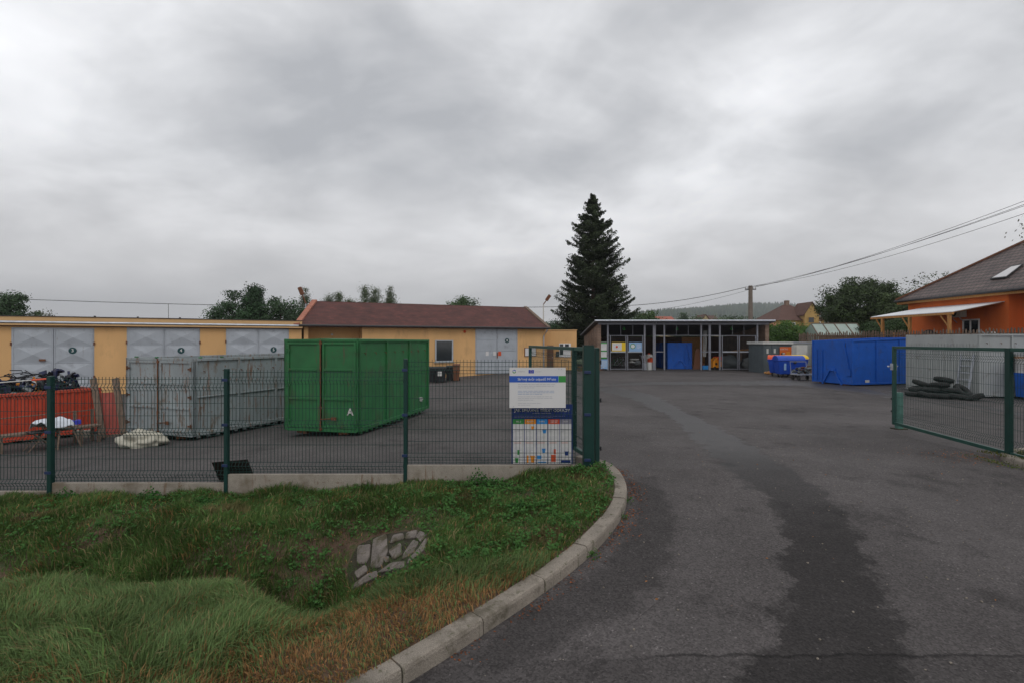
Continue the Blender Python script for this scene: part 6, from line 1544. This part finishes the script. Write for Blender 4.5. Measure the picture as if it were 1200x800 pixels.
# ------------------------------------------------------------------ trees
def tree(name, label, px, y, zb, pytop, rx, crown_lo, n_leaf, size, col, seed, clumps=60, cat='tree', group=None, trunk='bark', tr=.16, shape='round', colv=.35, rough=1.0, hang=0, ry=None, xoff=None):
    g = np.random.default_rng(seed); rr_ = random.Random(seed)
    x = ray(px, y) if xoff is None else xoff; H = CZ - (pytop - 400) / 600 * y - zb
    t = thing(name, label, cat, (x, y, zb), 0, group)
    zlo = crown_lo; zc = (H + zlo) / 2; rz_ = (H - zlo) / 2
    ry = ry or rx
    cs = []; clumps = int(clumps * 1.7)
    while len(cs) < clumps:
        d = g.normal(0, 1, 3); d /= np.linalg.norm(d); r_ = g.uniform(.35, 1) ** .5
        p = d * r_
        k = 1.0
        if shape == 'birch': k = (1 - abs(p[2]) ** 1.6) * .8 + .28 * (p[2] < 0) * .6
        if shape == 'cone': k = (1 - (p[2] + 1) / 2) * .95 + .08
        lump = 1 + .42 * rough * mn.noise(Vector((d[0] * 2 + seed, d[1] * 2, d[2] * 2)))
        cs.append((p[0] * rx * k * lump, p[1] * ry * k * lump, zc + p[2] * rz_ * (.96 if lump > 1 else lump)))
    cs = np.array(cs)
    ht = H * (.93 if shape != 'round' else .8)
    tb = MB(); tb.tube([(0, 0, -.3), (.02, 0, ht * .4), (-.03, .02, ht * .7), (0, 0, ht)], [tr, tr * .75, tr * .45, tr * .12], 8); tk = tb.build('trunk', trunk, t, smooth=True)
    lb = MB()
    for c in cs[:: max(1, len(cs) // 26)]:
        z0 = max(zlo * .7, min(c[2] - .25 * math.hypot(c[0], c[1]) - .2, ht * .9)); a = Vector((0, 0, z0)); b = Vector(c); m_ = a.lerp(b, .5) + Vector((0, 0, .08 * (b - a).length)); lb.tube([a, m_, b], [tr * .35, tr * .2, tr * .06], 5)
    lb.build('limbs', trunk, tk, smooth=True)
    n_leaf = int(n_leaf * 1.8); size *= .72; per = n_leaf // clumps; P = []; C = []; N = []
    cr = (rx * ry * rz_) ** (1 / 3) * (1.42 / clumps ** (1 / 3))
    for c in cs:
        s = cr * g.uniform(.5, 1.15); q = np.clip(g.normal(0, .55, (per, 3)), -1.15, 1.15) * s; q[:, 2] *= .7
        if hang: q[:, 2] -= np.abs(g.normal(0, hang, per))
        P.append(q + c); dd = q / (np.linalg.norm(q, axis=1)[:, None] + 1e-6); N.append(dd + np.array([0, 0, .6]))
        tone = g.uniform(1 - colv, 1 + colv); C.append(np.array(col) * tone * g.uniform(.7, 1.3, (per, 1)))
    P = np.concatenate(P); N = np.concatenate(N); C = np.concatenate(C); P[:, 2] = np.minimum(P[:, 2], H + .05)
    V, F = leafquads(P, N, size, .6, .5)
    npmesh('crown', V, F, 'leaf', t, col=C)
    return t
G1 = (.05, .085, .028); G2 = (.062, .105, .04); G3 = (.085, .14, .028); G4 = (.04, .062, .022); GB_ = (.09, .12, .06)
gb_ = -1.0
tree('broadleaf_tree', 'leafy tree rising behind the garage roof at the far left', 12, 44, gb_, 341, 1.75, 1.6, 11000, .13, (.045, .085, .035), 1, 60)
tree('young_tree', 'tiny twig of a tree just showing above the garage roof', 51, 40, gb_, 361.5, .8, 2.2, 700, .10, (.06, .07, .03), 2, 12, tr=.05)
tree('broadleaf_tree', 'dark bushy tree with low left shoulder behind the garage', 272, 46, gb_, 342, 2.0, 1.2, 9000, .12, (.04, .085, .035), 3, 50)
tree('broadleaf_tree', 'tallest dark green tree of the group behind the garage', 298, 47, gb_, 331, 2.3, 1.0, 15000, .12, (.038, .08, .034), 4, 70, shape='cone', rough=.8)
tree('broadleaf_tree', 'dark tree between the tall tree and the brown floodlight', 329, 46, gb_, 345, 1.9, 1.0, 9000, .12, (.04, .08, .032), 5, 50)
tree('broadleaf_tree', 'low dense dark tree at the junction of garage and red roof', 345, 43, gb_, 357, 1.6, 1.0, 6000, .11, (.035, .07, .03), 25, 40)
for i, (px_, pt_, rx_, lab) in enumerate(((357, 337, .95, 'slender birch just behind the brown floodlight'), (385, 345, 1.3, 'low round birch left of the middle of the birch row'), (396.5, 343, .8, 'thin pointed birch beside the low round one'), (411, 348.5, 1.5, 'broad low birch in the middle of the row behind the red roof'), (427, 332, 1.0, 'tallest slender birch above the red roof'), (439.5, 339, 1.1, 'birch just right of the tallest one'), (457, 336, .85, 'lone narrow birch at the right end of the row'))):
    tree('birch', lab, px_, 50, gb_, pt_ - 5, rx_ * 1.05, 1.5, 5200, .072, GB_, 30 + i, 46, group='birches behind the red roof', trunk='birchbark', tr=.07, shape='birch', hang=.18, colv=.25)
tree('ash_tree', 'rounded green tree showing above the middle of the red roof', 542, 55, gb_, 346.5, 3.0, 1.5, 11000, .13, (.06, .11, .035), 8, 60)
tree('broadleaf_tree', 'green tree filling the gap between the hall roof and spruce', 650, 62, -.4, 373.5, 2.8, .6, 8000, .14, (.045, .085, .04), 9, 50)
tree('broadleaf_tree', 'dark green tree low at the left foot of the spruce', 664, 58, -.4, 379, 1.8, .4, 5000, .14, (.05, .09, .03), 10, 40)
# spruce
def spruce(px, y, zb, pytop, rad):
    g = np.random.default_rng(77); x = ray(px, y); H = CZ - (pytop - 400) / 600 * y - zb
    t = thing('spruce_tree', 'tall dark blue-green spruce towering behind the shed', 'tree', (x, y, zb))
    tk = MB().tube([(0, 0, -.3), (.03, 0, H * .5), (0, 0, H * .97)], [.28, .15, .02], 10).build('trunk', 'bark', t, smooth=True)
    P = []; N = []; C = []; lb = MB()
    h = 1.3; 
    while h < H - .15:
        f = (H - h) / H; R0 = rad * (1 - (1 - f) ** 1.25) * (1.0 if h > 2.5 else .8); R0 = rad * 1.02 * (1 - (1 - f) ** 2.1)
        nb = int(5 + 6 * f)
        for k in range(nb):
            a = g.uniform(0, 2 * np.pi); R_ = (1 + .2 * mn.noise(Vector((math.cos(a) * 1.5, math.sin(a) * 1.5, h * .8)))) *  R0 * g.uniform(.5, 1.12) + .07
            if g.random() < .07: R_ *= 1.16
            droop = (.10 + .25 * f); pts = []; m_ = 6
            for i in range(m_ + 1):
                s = i / m_; pts.append(Vector((math.cos(a) * R_ * s, math.sin(a) * R_ * s, h + (1 - f) * .35 * s * R_ - droop * R_ * math.sin(s * 2.4) * .55 + .13 * R_ * s ** 3)))
            lb.tube(pts, [.045 * f + .012] + [.02 * f + .006] * (m_ - 1) + [.004], 4)
            n = int(30 + 105 * R_); s = g.uniform(.12, 1, n) ** .75
            idx = np.clip((s * m_).astype(int), 0, m_ - 1); fr_ = s * m_ - idx; pa = np.array([tuple(p) for p in pts]); base_ = pa[idx] * (1 - fr_)[:, None] + pa[idx + 1] * fr_[:, None]
            w_ = (.05 + .05 * f + .26 * R_ * s * (1.15 - s)); lat = g.normal(0, 1, n) * w_ ; side = np.array([-math.sin(a), math.cos(a), 0])
            q = base_ + lat[:, None] * side; q[:, 2] -= np.abs(lat) * .25 + np.abs(g.normal(0, .10, n)) ; q += g.normal(0, .035, (n, 3))
            P.append(q); N.append(np.tile((0., 0., 1.), (n, 1)) + np.array([math.cos(a), math.sin(a), 0]) * .4); tone = g.uniform(.6, 1.35)
            C.append(np.array([.030, .041, .021]) * tone * g.uniform(.7, 1.35, (n, 1)) * (1 + .5 * (s[:, None] > .85)))
        h += .17 + .13 * f
    lb.build('branches', 'bark', tk)
    P = np.concatenate(P); N = np.concatenate(N); C = np.concatenate(C); V, F = leafquads(P, N, .105, .45, .55)
    npmesh('crown', V, F, 'needle', t, col=C); print('spruce faces', len(F))
spruce(694.5, 50, -.4, 226, 4.2)
# behind shed and right
for i, (px_, y_, pt_, rx_, c_, lab) in enumerate(((752, 70, 366, 2.6, (.05, .09, .025), 'green tree touching the lower right of the spruce'), (800, 130, 367.5, 3.2, (.04, .075, .03), 'rounded tree left of the cream cottage beyond the shed'), (815, 132, 368.5, 3.8, (.05, .085, .03), 'lighter rounded tree just left of the cream cottage'), (857, 125, 368.8, 6, (.05, .09, .03), 'broad tree mass between cream house and concrete pole'), (902, 110, 370.5, 3.0, (.055, .085, .03), 'small tree just right of the concrete pole'), (915, 120, 371, 3.0, (.04, .07, .03), 'dark tree behind the ochre villa roof'))):
    tree('broadleaf_tree', lab, px_, y_, 0, pt_, rx_, 1.0, 4500, .24, c_, 50 + i, 40)
tree('hazel_bush', 'bright green bush in the garden right of the shed', 924, 44.5, gh - 1.4, 376.5, 2.1, .3, 15000, .085, (.075, .15, .03), 60, 70, cat='bush', tr=.06)
tree('hazel_bush', 'bright green bush close beside the shed end wall', 909, 46.5, gh - 1.4, 380.5, 1.6, .3, 8000, .085, (.07, .14, .03), 61, 40, cat='bush', tr=.06)
tree('walnut_tree', 'big dark spreading tree to the left of the orange house', 1008, 50, gh, 327, 3.3, 1.0, 26000, .125, (.045, .072, .024), 62, 80, rough=1.3)
tree('broadleaf_tree', 'lighter tree merging with the right side of the big dark tree', 1041, 47, gh, 345, 2.2, .8, 13000, .11, (.06, .09, .032), 63, 60)
tree('broadleaf_tree', 'medium green tree filling the gap left of the orange house', 1061, 50, gh, 347, 1.8, .5, 9000, .11, (.05, .08, .03), 64, 50)
tree('garden_shrub', 'dark shrub below the big tree behind the picket fence', 1030, 41, gh, 378, 1.5, .2, 7000, .09, (.04, .075, .025), 65, 40, cat='bush', tr=.05)
tree('garden_shrub', 'green shrub showing under the left end of the canopy', 1052, 38, gh, 374, 1.3, .2, 6000, .09, (.045, .085, .025), 66, 40, cat='bush', tr=.05)
tree('ash_tree', 'thin sparse tree whose top shows above the brown tiled roof', 1108, 44, gh, 318, 2.7, 1.5, 1900, .125, (.06, .085, .035), 67, 46, rough=1.4)
tree('apple_tree', 'sparse twigs of a tree reaching in at the right edge of the sky', 0, 15.5, -.1, 240, 2.0, 4.3, 1500, .06, (.08, .085, .045), 68, 40, rough=1.2, xoff=17.4, ry=1.6)

# ------------------------------------------------------------------ air, sky, light, camera
HAZE = True
if HAZE:
    b = MB().box(-7000, 7000, -80, 5400, -30, 420).build('haze', pm('haze_shell', (1, 1, 1)))
    m = b.data.materials[0]; nt = m.node_tree; nt.nodes.clear(); out = nt.nodes.new('ShaderNodeOutputMaterial'); v_ = nt.nodes.new('ShaderNodeVolumePrincipled')
    v_.inputs['Color'].default_value = (.93, .96, 1, 1); v_.inputs['Density'].default_value = .00028; v_.inputs['Anisotropy'].default_value = .0
    nt.links.new(v_.outputs[0], out.inputs['Volume']); struct(b, 'stuff'); tag(b, 'thin pale haze filling the damp air over the valley', 'haze')
w = bpy.data.worlds.new('World'); SC.world = w; w.use_nodes = True; nt = w.node_tree; L = nt.links.new
bg = nt.nodes['Background']; sky = _n(nt, 'ShaderNodeTexSky'); sky.sky_type = 'NISHITA'; sky.sun_disc = False; sky.sun_elevation = R(48); sky.sun_rotation = R(160); sky.air_density = 1; sky.dust_density = 3
L(sky.outputs[0], bg.inputs['Color']); bg.inputs['Strength'].default_value = .07
tc = _n(nt, 'ShaderNodeTexCoord'); sp = _n(nt, 'ShaderNodeSeparateXYZ'); L(tc.outputs['Generated'], sp.inputs[0])
def mth(op, a, b=None, c=None):
    n = _n(nt, 'ShaderNodeMath', operation=op)
    for i, q in enumerate((a, b, c)):
        if q is None: continue
        if isinstance(q, (int, float)): n.inputs[i].default_value = q
        else: L(q, n.inputs[i])
    return n.outputs[0]
zz = mth('MAXIMUM', sp.outputs[2], 0.0); dz = mth('ADD', zz, .30)
u_ = mth('DIVIDE', sp.outputs[0], dz); v2 = mth('DIVIDE', sp.outputs[1], dz)
cb = _n(nt, 'ShaderNodeCombineXYZ'); L(u_, cb.inputs[0]); L(v2, cb.inputs[1])
def cnoise(scale, det, rough, off, dist=0.0, st=(1, 1, 1)):
    mp = _n(nt, 'ShaderNodeMapping'); mp.inputs['Location'].default_value = off; mp.inputs['Scale'].default_value = st; L(cb.outputs[0], mp.inputs[0])
    n = _n(nt, 'ShaderNodeTexNoise'); n.inputs['Scale'].default_value = scale; n.inputs['Detail'].default_value = det; n.inputs['Roughness'].default_value = rough; n.inputs['Distortion'].default_value = dist; L(mp.outputs[0], n.inputs['Vector']); return n.outputs['Fac']
n1 = cnoise(1.25, 6, .5, (2.3, 1.2, 0), .35, (1, 1.25, 1)); n2 = cnoise(2.6, 7, .55, (5, 3, 1), .5)
s_ = mth('ADD', mth('MULTIPLY', n1, .70), mth('MULTIPLY', n2, .30))
rp = _n(nt, 'ShaderNodeValToRGB'); L(s_, rp.inputs[0]); e = rp.color_ramp.elements
e[0].position = .36; e[0].color = (.50, .515, .545, 1); e[1].position = .66; e[1].color = (1.28, 1.29, 1.32, 1)
for p, c in ((.44, (.67, .68, .705)), (.52, (.88, .89, .915))): q = rp.color_ramp.elements.new(p); q.color = (*c, 1)
# low sky: paler and slightly warm where cloud thins towards the horizon
hz_ = _n(nt, 'ShaderNodeMapRange'); L(sp.outputs[2], hz_.inputs[0]); hz_.inputs[1].default_value = -.02; hz_.inputs[2].default_value = .30; hz_.inputs[3].default_value = .8; hz_.inputs[4].default_value = 0
mx = _n(nt, 'ShaderNodeMix', data_type='RGBA'); L(hz_.outputs[0], mx.inputs[0]); L(rp.outputs[0], mx.inputs[6]); mx.inputs[7].default_value = (1.0, .965, .95, 1)
b2 = _n(nt, 'ShaderNodeBackground'); L(mx.outputs[2], b2.inputs['Color']); b2.inputs['Strength'].default_value = 1.0
ms = _n(nt, 'ShaderNodeMixShader'); ms.inputs[0].default_value = .93; L(bg.outputs[0], ms.inputs[1]); L(b2.outputs[0], ms.inputs[2]); L(ms.outputs[0], nt.nodes['World Output'].inputs['Surface'])
ld_ = bpy.data.lights.new('sun', 'SUN'); ld_.energy = .5; ld_.angle = R(25); ld_.color = (1, .96, .9); so = bpy.data.objects.new('sun', ld_); COL.objects.link(so)
az = R(160); el = R(48); d = Vector((math.sin(az) * math.cos(el), math.cos(az) * math.cos(el), math.sin(el))); so.rotation_euler = d.to_track_quat('Z', 'Y').to_euler()
cam = bpy.data.cameras.new('camera'); cam.sensor_width = 36; cam.lens = 18; cam.sensor_fit = 'HORIZONTAL'; cam.clip_end = 20000; cam.clip_start = .05
co = bpy.data.objects.new('camera', cam); COL.objects.link(co); co.location = (0, 0, CZ); co.rotation_euler = (R(90), 0, 0); SC.camera = co
SC.view_settings.view_transform = 'Standard'; SC.view_settings.look = 'None'; SC.view_settings.exposure = 0; SC.view_settings.gamma = 1; SC.view_settings.use_curve_mapping = False
SC.cycles.volume_bounces = 0; SC.cycles.max_bounces = 6; SC.cycles.transparent_max_bounces = 12
